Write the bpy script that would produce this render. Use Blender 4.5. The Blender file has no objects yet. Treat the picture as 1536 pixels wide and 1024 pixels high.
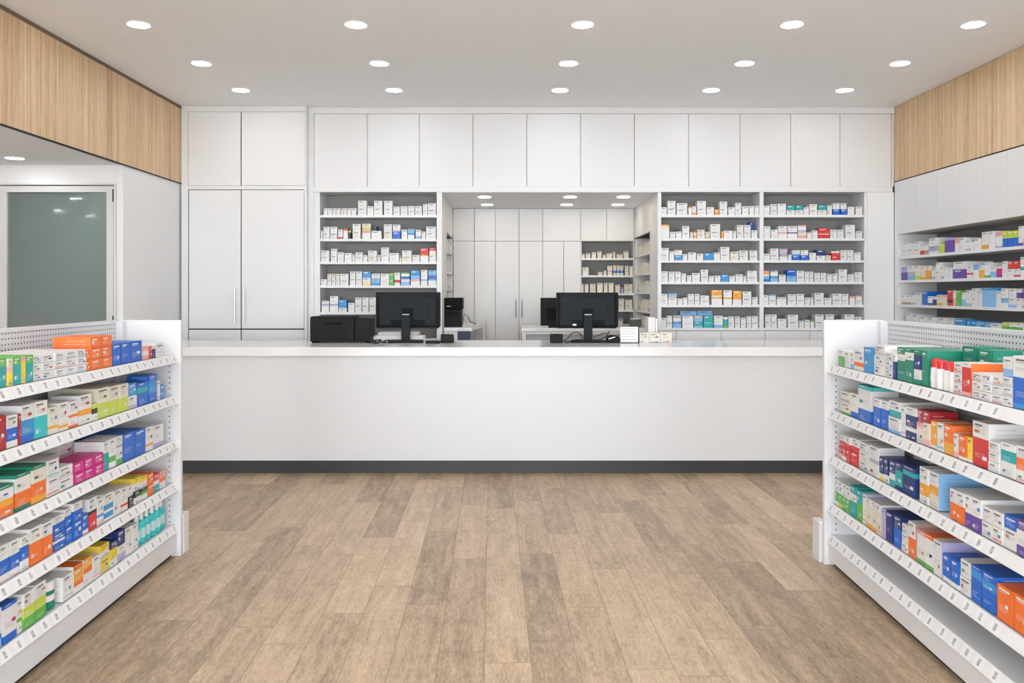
import bpy, math, random
from mathutils import Vector
random.seed(7)
C = bpy.context.scene.collection
sc = bpy.context.scene

# ------------------------------------------------------------------ camera numbers
F = 1250.0; VX = 766.0; HY = 438.0; EYE = 1.52
def PX(px, Y): return (px - VX) * Y / F
def PZ(py, Y): return EYE + (HY - py) * Y / F

# ------------------------------------------------------------------ materials
def new_mat(name, col=(.8,.8,.8), rough=.5, metal=0.0, spec=.5, coat=0.0):
    m = bpy.data.materials.new(name); m.use_nodes = True
    b = m.node_tree.nodes['Principled BSDF']
    b.inputs['Base Color'].default_value = (*col, 1)
    b.inputs['Roughness'].default_value = rough
    b.inputs['Metallic'].default_value = metal
    b.inputs['Specular IOR Level'].default_value = spec
    b.inputs['Coat Weight'].default_value = coat
    return m
def nodes(m): return m.node_tree.nodes, m.node_tree.links, m.node_tree.nodes['Principled BSDF']

def laminate(name, col, rough=.4, amt=.03):
    m = new_mat(name, col, rough); N, L, b = nodes(m)
    tc = N.new('ShaderNodeTexCoord'); nz = N.new('ShaderNodeTexNoise'); nz.inputs['Scale'].default_value = 3.0
    nz.inputs['Detail'].default_value = 4
    mp = N.new('ShaderNodeMapRange'); mp.inputs['To Min'].default_value = 1-amt; mp.inputs['To Max'].default_value = 1+amt
    hs = N.new('ShaderNodeHueSaturation'); hs.inputs['Color'].default_value = (*col, 1)
    L.new(tc.outputs['Object'], nz.inputs['Vector']); L.new(nz.outputs['Fac'], mp.inputs['Value'])
    L.new(mp.outputs['Result'], hs.inputs['Value']); L.new(hs.outputs['Color'], b.inputs['Base Color'])
    return m

M_WHITE = laminate('white_laminate', (.74,.74,.74), .38, .015)
M_WALL = laminate('white_paint', (.77,.765,.76), .7, .015)
M_CEIL = laminate('ceiling_paint', (.91,.935,.965), .8, .01)
M_CARC = laminate('carcass_grey', (.62,.61,.59), .6, .02)
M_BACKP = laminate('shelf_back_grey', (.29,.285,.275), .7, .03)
M_SHELF = laminate('shelf_white', (.76,.76,.76), .4, .01)
M_STEEL = laminate('powder_coated_steel', (.68,.685,.70), .35, .01)
M_STEELG = laminate('powder_coated_grey', (.50,.51,.53), .45, .02)
M_COUNTER = laminate('counter_front_white', (.62,.63,.64), .35, .01)
M_STONE = laminate('white_quartz', (.76,.76,.76), .14, .015)
M_DARK = new_mat('dark_kickboard', (.022,.022,.024), .45)
M_GAP = new_mat('shadow_gap', (.02,.02,.02), .8)
M_BROWN = new_mat('dark_wood_edge', (.16,.10,.06), .5)
M_BLACK = new_mat('black_plastic', (.0055,.006,.0065), .5, 0, .18)
M_BLACK2 = new_mat('black_plastic_gloss', (.0025,.003,.0035), .5, 0, .1)
M_CHARC = new_mat('charcoal_plastic', (.010,.013,.016), .55, 0, .18)
M_METAL = new_mat('brushed_steel', (.52,.52,.52), .3, .9)
M_ALU = new_mat('satin_aluminium', (.66,.65,.63), .4, .25)
M_NAVY = new_mat('navy_panel', (.025,.05,.09), .5)
M_RUBBER = new_mat('cable_rubber', (.01,.01,.01), .6)
M_GREEN_W = laminate('green_grey_wall', (.33,.42,.40), .7, .03)

def emis(name, col, s):
    m = bpy.data.materials.new(name); m.use_nodes = True
    N = m.node_tree.nodes; N.remove(N['Principled BSDF'])
    e = N.new('ShaderNodeEmission'); e.inputs['Color'].default_value = (*col, 1); e.inputs['Strength'].default_value = s
    m.node_tree.links.new(e.outputs[0], N['Material Output'].inputs['Surface'])
    return m
LENS_E = 52.0
M_LENS = emis('downlight_lens', (.94, .965, 1), LENS_E)
M_LENSW = emis('downlight_lens_warm', (1, .87, .72), 27.0)
M_LENSB = emis('downlight_lens_small_room', (1, .99, .95), 130.0)

def printed(name, rough):
    m = new_mat(name, (.8,.8,.8), rough); N, L, b = nodes(m)
    a = N.new('ShaderNodeAttribute'); a.attribute_name = 'print_colour'
    L.new(a.outputs['Color'], b.inputs['Base Color']); return m
M_CARD = printed('printed_card', .42)
M_PLAST = printed('printed_plastic', .25)

def math_n(N, op, a=None, b=None):
    n = N.new('ShaderNodeMath'); n.operation = op
    for i, v in enumerate((a, b)):
        if v is None: continue
        if isinstance(v, (int, float)): n.inputs[i].default_value = v
    return n
def mth(m, op, a, b=None):
    N, L = m.node_tree.nodes, m.node_tree.links
    n = N.new('ShaderNodeMath'); n.operation = op
    for i, v in enumerate((a, b)):
        if v is None: continue
        if isinstance(v, (int, float)): n.inputs[i].default_value = v
        else: L.new(v, n.inputs[i])
    return n.outputs[0]

def floor_material():
    m = new_mat('oak_vinyl_planks', (.4,.3,.2), .42); N, L, b = nodes(m)
    tc = N.new('ShaderNodeTexCoord'); mp = N.new('ShaderNodeMapping')
    mp.inputs['Rotation'].default_value = (0, 0, math.radians(-1.3)); mp.inputs['Location'].default_value = (.03, 0.35, 0)
    L.new(tc.outputs['Object'], mp.inputs['Vector'])
    sp = N.new('ShaderNodeSeparateXYZ'); L.new(mp.outputs[0], sp.inputs[0])
    W, LEN = .192, 1.22
    xr = mth(m, 'DIVIDE', sp.outputs['X'], W); row = mth(m, 'FLOOR', xr); fx = mth(m, 'FRACT', xr)
    wn = N.new('ShaderNodeTexWhiteNoise'); wn.noise_dimensions = '1D'; L.new(row, wn.inputs['W'])
    yr = mth(m, 'ADD', mth(m, 'DIVIDE', sp.outputs['Y'], LEN), mth(m, 'MULTIPLY', wn.outputs['Value'], 5.0))
    idx = mth(m, 'FLOOR', yr); fy = mth(m, 'FRACT', yr)
    cb = N.new('ShaderNodeCombineXYZ'); L.new(row, cb.inputs[0]); L.new(idx, cb.inputs[1])
    w2 = N.new('ShaderNodeTexWhiteNoise'); w2.noise_dimensions = '3D'; L.new(cb.outputs[0], w2.inputs['Vector'])
    # grain coordinates, shifted per plank
    gm = N.new('ShaderNodeVectorMath'); gm.operation = 'MULTIPLY'; gm.inputs[1].default_value = (24, 2.0, 1)
    L.new(mp.outputs[0], gm.inputs[0])
    sh = N.new('ShaderNodeVectorMath'); sh.operation = 'MULTIPLY'; sh.inputs[1].default_value = (37, 53, 71)
    L.new(w2.outputs['Color'], sh.inputs[0])
    ad = N.new('ShaderNodeVectorMath'); ad.operation = 'ADD'; L.new(gm.outputs[0], ad.inputs[0]); L.new(sh.outputs[0], ad.inputs[1])
    n1 = N.new('ShaderNodeTexNoise'); n1.inputs['Scale'].default_value = 1.0; n1.inputs['Detail'].default_value = 7; n1.inputs['Roughness'].default_value = .62
    n1.inputs['Distortion'].default_value = .7
    L.new(ad.outputs[0], n1.inputs['Vector'])
    g2 = N.new('ShaderNodeVectorMath'); g2.operation = 'MULTIPLY'; g2.inputs[1].default_value = (7, 2.2, 1); L.new(mp.outputs[0], g2.inputs[0])
    a2 = N.new('ShaderNodeVectorMath'); a2.operation = 'ADD'; L.new(g2.outputs[0], a2.inputs[0]); L.new(sh.outputs[0], a2.inputs[1])
    n2 = N.new('ShaderNodeTexNoise'); n2.inputs['Scale'].default_value = 1.6; n2.inputs['Detail'].default_value = 8; n2.inputs['Distortion'].default_value = 1.2
    L.new(a2.outputs[0], n2.inputs['Vector'])
    g3 = N.new('ShaderNodeVectorMath'); g3.operation = 'MULTIPLY'; g3.inputs[1].default_value = (120, 22, 1); L.new(mp.outputs[0], g3.inputs[0])
    n3 = N.new('ShaderNodeTexNoise'); n3.inputs['Scale'].default_value = 1.0; n3.inputs['Detail'].default_value = 3
    L.new(g3.outputs[0], n3.inputs['Vector'])
    # value = plank tone + grain
    v = mth(m, 'MULTIPLY', w2.outputs['Value'], .42)
    v = mth(m, 'ADD', v, mth(m, 'MULTIPLY', n1.outputs['Fac'], .95))
    v = mth(m, 'ADD', v, mth(m, 'MULTIPLY', n2.outputs['Fac'], .75))
    v = mth(m, 'ADD', v, mth(m, 'MULTIPLY', n3.outputs['Fac'], .95))
    v = mth(m, 'SUBTRACT', v, 1.03)
    cr = N.new('ShaderNodeValToRGB'); L.new(v, cr.inputs[0])
    e = cr.color_ramp.elements
    e[0].position = .05; e[0].color = (.215,.150,.095,1)
    e[1].position = .98; e[1].color = (.62,.475,.33,1)
    k = cr.color_ramp.elements.new(.36); k.color = (.35,.252,.168,1)
    k = cr.color_ramp.elements.new(.62); k.color = (.475,.345,.23,1)
    # seams
    ex = mth(m, 'MINIMUM', fx, mth(m, 'SUBTRACT', 1.0, fx)); ey = mth(m, 'MINIMUM', fy, mth(m, 'SUBTRACT', 1.0, fy))
    sx = mth(m, 'LESS_THAN', ex, .0018/W); sy = mth(m, 'LESS_THAN', ey, .0022/LEN)
    s = mth(m, 'MAXIMUM', sx, sy)
    mx = N.new('ShaderNodeMix'); mx.data_type = 'RGBA'; L.new(mth(m, 'MULTIPLY', s, .55), mx.inputs['Factor'])
    L.new(cr.outputs[0], mx.inputs['A']); mx.inputs['B'].default_value = (.10,.065,.04,1)
    L.new(mx.outputs['Result'], b.inputs['Base Color'])
    bp = N.new('ShaderNodeBump'); bp.inputs['Strength'].default_value = .15; bp.inputs['Distance'].default_value = .002
    L.new(n3.outputs['Fac'], bp.inputs['Height']); L.new(bp.outputs[0], b.inputs['Normal'])
    return m
M_FLOOR = floor_material()

def wood_material():
    m = new_mat('light_oak_veneer', (.5,.35,.2), .5); N, L, b = nodes(m)
    tc = N.new('ShaderNodeTexCoord')
    def streak(sx, sz, det, dist):
        g = N.new('ShaderNodeVectorMath'); g.operation = 'MULTIPLY'; g.inputs[1].default_value = (sx, sx, sz)
        L.new(tc.outputs['Object'], g.inputs[0])
        n = N.new('ShaderNodeTexNoise'); n.inputs['Scale'].default_value = 1; n.inputs['Detail'].default_value = det; n.inputs['Distortion'].default_value = dist
        L.new(g.outputs[0], n.inputs['Vector']); return n.outputs['Fac']
    a = streak(26, .5, 5, .1); c = streak(150, 7, 4, .3); d = streak(4, .25, 2, .2)
    v = mth(m, 'ADD', mth(m, 'MULTIPLY', a, .9), mth(m, 'ADD', mth(m, 'MULTIPLY', c, .75), mth(m, 'MULTIPLY', d, .35)))
    v = mth(m, 'SUBTRACT', v, .5)
    cr = N.new('ShaderNodeValToRGB'); L.new(v, cr.inputs[0]); e = cr.color_ramp.elements
    e[0].position = .25; e[0].color = (.42,.275,.15,1); e[1].position = .80; e[1].color = (.76,.575,.37,1)
    k = cr.color_ramp.elements.new(.5); k.color = (.61,.425,.245,1)
    L.new(cr.outputs[0], b.inputs['Base Color']); return m
M_WOOD = wood_material()

def peg_material(name, base, pitch_u, pitch_z, rad, hole=(.10,.10,.11)):
    m = new_mat(name, base, .45); N, L, b = nodes(m)
    tc = N.new('ShaderNodeTexCoord'); sp = N.new('ShaderNodeSeparateXYZ'); L.new(tc.outputs['Object'], sp.inputs[0])
    u = mth(m, 'ADD', sp.outputs['X'], 0.0)
    fu = mth(m, 'SUBTRACT', mth(m, 'FRACT', mth(m, 'DIVIDE', u, pitch_u)), .5)
    fz = mth(m, 'SUBTRACT', mth(m, 'FRACT', mth(m, 'DIVIDE', sp.outputs['Z'], pitch_z)), .5)
    du = mth(m, 'MULTIPLY', fu, pitch_u); dz = mth(m, 'MULTIPLY', fz, pitch_z)
    r = mth(m, 'SQRT', mth(m, 'ADD', mth(m, 'MULTIPLY', du, du), mth(m, 'MULTIPLY', dz, dz)))
    s = mth(m, 'LESS_THAN', r, rad)
    mx = N.new('ShaderNodeMix'); mx.data_type = 'RGBA'; L.new(s, mx.inputs['Factor'])
    mx.inputs['A'].default_value = (*base, 1); mx.inputs['B'].default_value = (*hole, 1)
    L.new(mx.outputs['Result'], b.inputs['Base Color']); return m
M_PEG = peg_material('perforated_steel_panel', (.66,.665,.68), .025, .025, .0048)
def slot_material():
    m = new_mat('slotted_upright_steel', (.68,.685,.70), .4); N, L, b = nodes(m)
    tc = N.new('ShaderNodeTexCoord'); sp = N.new('ShaderNodeSeparateXYZ'); L.new(tc.outputs['Object'], sp.inputs[0])
    fz = mth(m, 'FRACT', mth(m, 'DIVIDE', sp.outputs['Z'], .032))
    s = mth(m, 'LESS_THAN', fz, .30)
    # only in the middle third of the strip
    yy = mth(m, 'LESS_THAN', mth(m, 'ABSOLUTE', mth(m, 'SUBTRACT', sp.outputs['Y'], .022)), .0035)
    s = mth(m, 'MULTIPLY', s, yy)
    mx = N.new('ShaderNodeMix'); mx.data_type = 'RGBA'; L.new(s, mx.inputs['Factor'])
    mx.inputs['A'].default_value = (.68,.685,.70,1); mx.inputs['B'].default_value = (.16,.16,.17,1)
    L.new(mx.outputs['Result'], b.inputs['Base Color']); return m
M_SLOT = slot_material()

def frosted():
    m = new_mat('frosted_glass', (.66,.78,.76), .20); N, L, b = nodes(m)
    b.inputs['Transmission Weight'].default_value = .85
    b.inputs['IOR'].default_value = 1.3
    b.inputs['Coat Weight'].default_value = 1.0; b.inputs['Coat Roughness'].default_value = .05
    return m
M_GLASS = frosted()
M_CLEAR = new_mat('clear_glass', (1,1,1), .0); nodes(M_CLEAR)[2].inputs['Transmission Weight'].default_value = 1.0; nodes(M_CLEAR)[2].inputs['IOR'].default_value = 1.05

# ------------------------------------------------------------------ mesh building
class MB:
    def __init__(s): s.v = []; s.f = []; s.c = []
    def quad(s, a, b, c, d, col=(1,1,1)):
        i = len(s.v); s.v += [a, b, c, d]; s.f.append((i, i+1, i+2, i+3)); s.c.append(col)
    def box(s, x0, x1, y0, y1, z0, z1, col=(1,1,1)):
        i = len(s.v)
        s.v += [(x0,y0,z0),(x1,y0,z0),(x1,y1,z0),(x0,y1,z0),(x0,y0,z1),(x1,y0,z1),(x1,y1,z1),(x0,y1,z1)]
        for q in ((3,2,1,0),(4,5,6,7),(0,1,5,4),(1,2,6,5),(2,3,7,6),(3,0,4,7)):
            s.f.append(tuple(i+k for k in q)); s.c.append(col)
        return s
    def prism(s, pts, z0, z1, col=(1,1,1)):      # pts counter-clockwise from above
        n = len(pts); i = len(s.v)
        s.v += [(x,y,z0) for x,y in pts] + [(x,y,z1) for x,y in pts]
        s.f.append(tuple(i+k for k in reversed(range(n)))); s.f.append(tuple(i+n+k for k in range(n))); s.c += [col, col]
        for k in range(n):
            j = (k+1) % n; s.f.append((i+k, i+j, i+n+j, i+n+k)); s.c.append(col)
        return s
    def prism_y(s, pts, y0, y1, col=(1,1,1)):    # pts (x,z) outline, extruded along y
        n = len(pts); i = len(s.v)
        s.v += [(x,y0,z) for x,z in pts] + [(x,y1,z) for x,z in pts]
        s.f.append(tuple(i+k for k in range(n))); s.f.append(tuple(i+n+k for k in reversed(range(n)))); s.c += [col, col]
        for k in range(n):
            j = (k+1) % n; s.f.append((i+j, i+k, i+n+k, i+n+j)); s.c.append(col)
        return s
    def prism_x(s, pts, x0, x1, col=(1,1,1)):    # pts (y,z)
        n = len(pts); i = len(s.v)
        s.v += [(x0,y,z) for y,z in pts] + [(x1,y,z) for y,z in pts]
        s.f.append(tuple(i+k for k in reversed(range(n)))); s.f.append(tuple(i+n+k for k in range(n))); s.c += [col, col]
        for k in range(n):
            j = (k+1) % n; s.f.append((i+k, i+j, i+n+j, i+n+k)); s.c.append(col)
        return s
    def lathe(s, prof, n=20, cx=0, cy=0, cols=None):      # prof (r,z) bottom to top
        i = len(s.v)
        for r, z in prof:
            for k in range(n):
                a = 2*math.pi*k/n; s.v.append((cx+r*math.cos(a), cy+r*math.sin(a), z))
        for j in range(len(prof)-1):
            for k in range(n):
                k2 = (k+1) % n
                s.f.append((i+j*n+k, i+j*n+k2, i+(j+1)*n+k2, i+(j+1)*n+k)); s.c.append(cols[j] if cols else (1,1,1))
        s.f.append(tuple(i+k for k in reversed(range(n)))); s.c.append(cols[0] if cols else (1,1,1))
        s.f.append(tuple(i+(len(prof)-1)*n+k for k in range(n))); s.c.append(cols[-1] if cols else (1,1,1))
        return s
    def tube(s, pts, r, n=6, col=(1,1,1)):
        i = len(s.v); pts = [Vector(p) for p in pts]
        for j, p in enumerate(pts):
            t = (pts[min(j+1, len(pts)-1)] - pts[max(j-1, 0)]).normalized()
            up = Vector((0,0,1)) if abs(t.z) < .9 else Vector((1,0,0))
            a = t.cross(up).normalized(); b = a.cross(t)
            for k in range(n):
                q = 2*math.pi*k/n; s.v.append(tuple(p + r*(math.cos(q)*a + math.sin(q)*b)))
        for j in range(len(pts)-1):
            for k in range(n):
                k2 = (k+1) % n
                s.f.append((i+j*n+k, i+(j+1)*n+k, i+(j+1)*n+k2, i+j*n+k2)); s.c.append(col)
        return s
    def build(s, name, m, parent=None, bevel=0, seg=2, smooth=False):
        me = bpy.data.meshes.new(name); me.from_pydata(s.v, [], s.f); me.validate()
        ca = me.color_attributes.new('print_colour', 'FLOAT_COLOR', 'CORNER')
        for p in me.polygons:
            c = s.c[p.index]
            for li in p.loop_indices: ca.data[li].color = (*c, 1)
        me.materials.append(m)
        o = bpy.data.objects.new(name, me); C.objects.link(o)
        if parent: o.parent = parent
        if bevel:
            bm = o.modifiers.new('bevel', 'BEVEL'); bm.width = bevel; bm.segments = seg; bm.limit_method = 'ANGLE'
        if smooth:
            for p in me.polygons: p.use_smooth = True
        return o
def box(name, m, x0, x1, y0, y1, z0, z1, parent=None, bevel=0):
    return MB().box(min(x0,x1), max(x0,x1), min(y0,y1), max(y0,y1), min(z0,z1), max(z0,z1)).build(name, m, parent, bevel)
def tag(o, label, cat, group=None):
    o['label'] = label; o['category'] = cat
    if group: o['group'] = group
    return o
def thing(name, label, cat, loc=(0,0,0), rz=0, group=None):
    o = bpy.data.objects.new(name, None); C.objects.link(o); o.location = loc; o.rotation_euler = (0,0,rz); o.empty_display_size = .1
    return tag(o, label, cat, group)
def struct(o): o['kind'] = 'structure'; return o

# ------------------------------------------------------------------ key planes
YB = 8.8                       # plane of the back cabinets
s_ = YB / F
CZ = 3.47                      # ceiling
XL = PX(276, YB)               # left wood wall plane  (-3.45)
XR = PX(1341, YB)              # right wall plane (4.05)
ZWL = 2.663; ZWR = 2.687       # undersides of the wood cladding
SOF = PZ(288, YB)              # 2.576 back room soffit / beam
YBR = 10.48                    # back room cabinets
YD = 7.46                      # wall with the frosted door
YF = -3.2                      # shop front

# ------------------------------------------------------------------ shell
struct(box('floor', M_FLOOR, -7.6, 4.6, YF-.2, 11.2, -.1, 0))
struct(box('ceiling', M_CEIL, XL-.3, XR+.5, YF-.2, 9.3, CZ, CZ+.15))
o = MB()
ys = [YD+.99 - 1.25*k for k in range(12)]
edges = [YB-.002] + [y for y in (8.45, 7.20, 5.95, 4.70, 3.45, 2.2, .95, -.3, -1.55, -2.8)] + [YF]
for a, b in zip(edges[:-1], edges[1:]): o.box(XL-.03, XL, b+.002, a-.002, ZWL, CZ-.035)
struct(o.build('wall_left', M_WOOD))
struct(box('wall_left', M_GAP, XL-.06, XL-.0305, YF, YB, ZWL+.004, CZ))
struct(box('trim_1', M_BROWN, XL-.03, XL-.004, YF, YB-.002, CZ-.033, CZ))
struct(box('trim_2', M_GAP, XL-.03, XL-.003, YF, YB-.002, ZWL-.006, ZWL-.0003))
struct(box('ceiling', M_CEIL, -7.4, XL-.061, YF, YD, ZWL-.004, ZWL+.12))
struct(box('wall_left', M_WALL, PX(172,YD)+.016, XL-.02, YD, YB+.4, 0, ZWL-.007))
struct(box('wall_left', M_WALL, -7.5, -7.4, YF, YD+.12, 0, ZWL+.12))
# right side
o = MB()
er = [YB-.002, 7.98, 7.0, 6.0, 5.0, 4.0, 3.0, 2.0, 1.0, 0, -1, -2, YF]
for a, b in zip(er[:-1], er[1:]): o.box(XR, XR+.03, b+.0015, a-.0015, ZWR, CZ-.004)
struct(o.build('wall_right', M_WOOD))
struct(box('wall_right', M_GAP, XR+.0305, XR+.06, YF, YB, ZWR+.004, CZ))
struct(box('trim_3', M_GAP, XR+.003, XR+.03, YF, YB-.002, ZWR-.008, ZWR-.0003))
struct(box('wall_right', M_WALL, XR+.45, XR+.55, YF, YB+.5, 0, CZ))
struct(box('wall_right', M_WALL, XR+.01, XR+.45, YF, 5.55, 0, ZWR-.01))
# back shell
struct(box('wall_right', M_WALL, XR+.45, XR+.5, 9.301, 11.0, 0, CZ))  # unseen wall, added to stop sky light leaking into the back room
struct(box('wall_left', M_WALL, XL-.3, XL-.25, 9.28, 11.0, 0, CZ))  # added unseen wall, shuts out sky light on the left side
struct(box('wall_left', M_WALL, -6.1, XL-.25, 9.151, 9.27, 0, CZ))
struct(box('ceiling', M_CEIL, XL-.3, XR+.5, 9.301, 11.2, CZ, CZ+.15))  # added roof, out of view, blocks sky light above the back room
struct(box('wall_back', M_WALL, XL-.3, XR+.5, 11.0, 11.1, 0, CZ))
struct(box('wall_back', M_WALL, XL-.1, PX(660, YB)-.03, 9.21, 9.27, 0, CZ))
struct(box('wall_back', M_WALL, PX(990, YB)+.03, XR+.44, 9.21, 9.27, 0, CZ))
struct(box('trim_4', M_WHITE, PX(471,YB), XR-.002, YB-.012, YB+.35, PZ(170.5,YB), CZ-.001))
struct(box('trim_5', M_WHITE, PX(471,YB), PX(1338,YB), YB-.012, YB+.3, SOF, PZ(279.5,YB)))
struct(box('trim_6', M_WHITE, PX(460,YB)+.002, PX(471,YB)-.001, YB+.0, YB+.35, 0, CZ-.001))
struct(box('wall_back', M_WALL, PX(1300,YB)+.001, XR-.002, YB-.004, YB+.05, 0, SOF-.001))
struct(box('trim_7', M_WHITE, PX(1337.3,YB), XR-.001, YB+.0, YB+.045, PZ(279.5,YB), PZ(171,YB)-.001))
# shop front behind the camera: wall with a wide window opening
struct(box('wall_front', M_WALL, -7.5, XR+.5, YF-.12, YF, 2.9, CZ+.1))
struct(box('wall_front', M_WALL, -7.5, -4.6, YF-.12, YF, 0, 2.9))
struct(box('wall_front', M_WALL, 3.6, XR+.5, YF-.12, YF, 0, 2.9))
w = MB()
for x in (-4.6, -2.55, -.5, 1.55, 3.52): w.box(x, x+.08, YF-.10, YF-.02, 0.0, 2.9)
w.box(-4.52, 3.52, YF-.10, YF-.02, 2.82, 2.9); w.box(-4.52, 3.52, YF-.10, YF-.02, 0, .1)
wf = struct(w.build('window_1', M_ALU))

# door in the left alcove wall
dxl, dxr = PX(-6, YD), PX(172, YD)
gz = PZ(275.5, YD)
struct(box('wall_left', M_WALL, -7.4, dxl-.08, YD, YD+.12, 0, ZWL-.006))
struct(box('wall_left', M_WALL, dxl-.08, dxr+.015, YD, YD+.12, gz+.005, ZWL-.006))
door = bpy.data.objects.new('door_1', None); C.objects.link(door); door.location = (0,0,0); struct(door)
fr = MB(); fr.box(dxr-.004, dxr+.014, YD-.012, YD+.1, 0, gz+.004); fr.box(dxl-.08, dxr-.004, YD-.012, YD+.1, gz-.012, gz+.004); fr.box(dxl-.08, dxl-.06, YD-.012, YD+.1, 0, gz-.012)
fr.build('door_frame', M_ALU, door, .002)
gx0, gx1 = PX(10, YD), PX(159.5, YD); gz1 = PZ(288, YD)
lf = MB(); x1 = PX(170, YD)
lf.box(gx1, x1, YD+.0, YD+.05, .01, gz-.02); lf.box(gx0-.07, gx0, YD+.0, YD+.05, .01, gz-.02)
lf.box(gx0, gx1, YD+.0, YD+.05, gz1, gz-.02); lf.box(gx0, gx1, YD+.0, YD+.05, .01, .14)
lf.build('door_leaf', M_ALU, door, .0015)
MB().box(x1+.001, dxr-.005, YD+.012, YD+.09, 0, gz-.013).build('door_gap', M_GAP, door)
hg = MB(); 
for z in (gz-.16, 1.2, .25): hg.box(x1-.002, dxr-.004, YD-.016, YD+.011, z, z+.11)
hg.build('hinge', M_DARK, door)
MB().box(gx0+.001, gx1-.001, YD+.018, YD+.028, .141, gz1-.001).build('glass_pane', M_GLASS, door)
# small room behind the frosted glass
struct(box('wall_back', M_GREEN_W, -6.0, XL-.16, 9.10, 9.15, 0, ZWL))
struct(box('wall_left', M_GREEN_W, -6.05, -6.0, YD+.12, 9.15, 0, ZWL))
struct(box('wall_right', M_GREEN_W, dxr-.03, dxr+.012, YD+.121, 9.10, 0, ZWL-.01))
struct(box('ceiling', M_CEIL, -6.0, XL-.16, YD+.005, 9.10, ZWL-.004, ZWL+.1))

# ------------------------------------------------------------------ downlights
ordw = ['zeroth','first','second','third','fourth','fifth','sixth','seventh','eighth','ninth','tenth','eleventh','twelfth','thirteenth','fourteenth','fifteenth','sixteenth','seventeenth','eighteenth','nineteenth','twentieth']
def downlight(x, y, z, r, label, lens=M_LENS, group='downlights in the main ceiling'):
    t = thing('downlight', label, 'ceiling light', (x, y, z), 0, group)
    rg = MB(); n = 28; R = r*1.13
    i = 0
    for k in range(n):
        a, b = 2*math.pi*k/n, 2*math.pi*(k+1)/n
        for (r0, z0), (r1, z1) in (((R, 0), (R, -.004)), ((R, -.004), (r, -.006)), ((r, -.006), (r, -.001))):
            rg.quad((r0*math.cos(a), r0*math.sin(a), z0), (r0*math.cos(b), r0*math.sin(b), z0), (r1*math.cos(b), r1*math.sin(b), z1), (r1*math.cos(a), r1*math.sin(a), z1))
    rg.build('trim_ring', M_SHELF, t)
    MB().lathe([(r*.995, -.0035), (r*.995, -.0005)], 28).build('lens', lens, t)
    return t
cols = [-2.65, -1.12, .50, 1.99, 3.3]
colx = {6.07: (208,534,874,1188,1460), 7.10: (302,569,853,1117,1350), 8.04: (361,591,840,1067,1267)}
rown = {6.07: 'nearest visible row', 7.10: 'middle row', 8.04: 'row closest to the back cabinets'}
side = ['leftmost', 'second from left', 'central', 'second from right', 'rightmost']
for y, xs in colx.items():
    for k, px in enumerate(xs):
        downlight(PX(px, y), y, CZ, .079, f'{side[k]} round recessed downlight in the {rown[y]}')
for y in (4.6, 3.2, 1.7, .2, -1.3):
    for k, x in enumerate(cols):
        downlight(x, y, CZ, .079, f'{side[k]} round recessed downlight in the ceiling behind or above the viewer, row {ordw[int(5-y)]}'.replace(' behind or above the viewer', ' overhead'))
downlight(PX(22, 7.07), 7.07, ZWL-.004, .072, 'round downlight in the low ceiling before the frosted glass door', group='downlights in the low ceiling')
for x, y, w_ in ((-5.27,4.85,'toward the door'),(-6.3,3.35,'midway along'),(-6.22,2.62,'behind the midway one'),(-4.4,1.6,'nearest the shop front')): downlight(x, y, ZWL-.004, .072, f'round downlight in the low side ceiling, {w_}', group='downlights in the low ceiling')
for k, (px, y) in enumerate(((727,9.23),(855,9.23),(935,9.23),(731,10.04),(850,10.04),(927,10.04))):
    downlight(PX(px,y), y, SOF-.002, .07, f'warm downlight in the back room, {["left","middle","right"][k%3]} of the {["front","rear"][k//3]} row', M_LENSW, 'warm downlights in the back room')
downlight(-4.3, 8.75, ZWL-.004, .072, 'round downlight behind the frosted glass of the alcove door', M_LENSB, 'downlights in the low ceiling')

# ------------------------------------------------------------------ cabinets
def handle(parent, x, y, z0, z1):
    h = MB(); h.tube([(x, y-.028, z0), (x, y-.028, z1)], .0065, 8); h.tube([(x, y, z0+.03), (x, y-.028, z0+.03)], .005, 6); h.tube([(x, y, z1-.03), (x, y-.028, z1-.03)], .005, 6)
    return h.build('handle', M_METAL, parent)
def cabinet(name, label, x0, x1, y, z0, z1, depth, doors, group=None, grow=True, m=M_WHITE, cat='cabinet'):
    """doors: list of (x0,x1,z0,z1,handle_x or None,(hz0,hz1)) in world coordinates"""
    cx = (x0+x1)/2
    t = thing(name, label, cat, (cx, y, z0), 0, group)
    box('carcass', M_CARC, x0-cx+.0005, x1-cx-.0005, .021, depth, 0.0005, z1-z0-.0005, t)
    for d in doors:
        a, b, c, e = d[:4]
        dd = box('door', m, a-cx+.003, b-cx-.003, 0, .019, c-z0+.0022, e-z0-.0022, t, .0012)
        if len(d) > 4 and d[4] is not None: handle(dd, d[4]-cx, 0, d[5][0]-z0, d[5][1]-z0)
    return t
# row of eleven upper cabinets
ub = [471,551,629,709.5,790,871,951.5,1033,1110,1186,1260,1337]
for k in range(11):
    pos = ordw[k+1]+' from the left' if k < 5 else (ordw[11-k]+' from the right' if k < 10 else 'rightmost')
    if k == 0: pos = 'leftmost'
    x0, x1 = PX(ub[k],YB), PX(ub[k+1],YB)
    cabinet('wall_cabinet', f'plain white handleless wall cabinet under the ceiling, {pos} of the long row', x0, x1, YB, PZ(279.5,YB)+.0008, PZ(170.5,YB)-.0008, .34, [(x0, x1, PZ(279.5,YB), PZ(170.5,YB))], 'upper cabinets over the dispensary')
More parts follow.
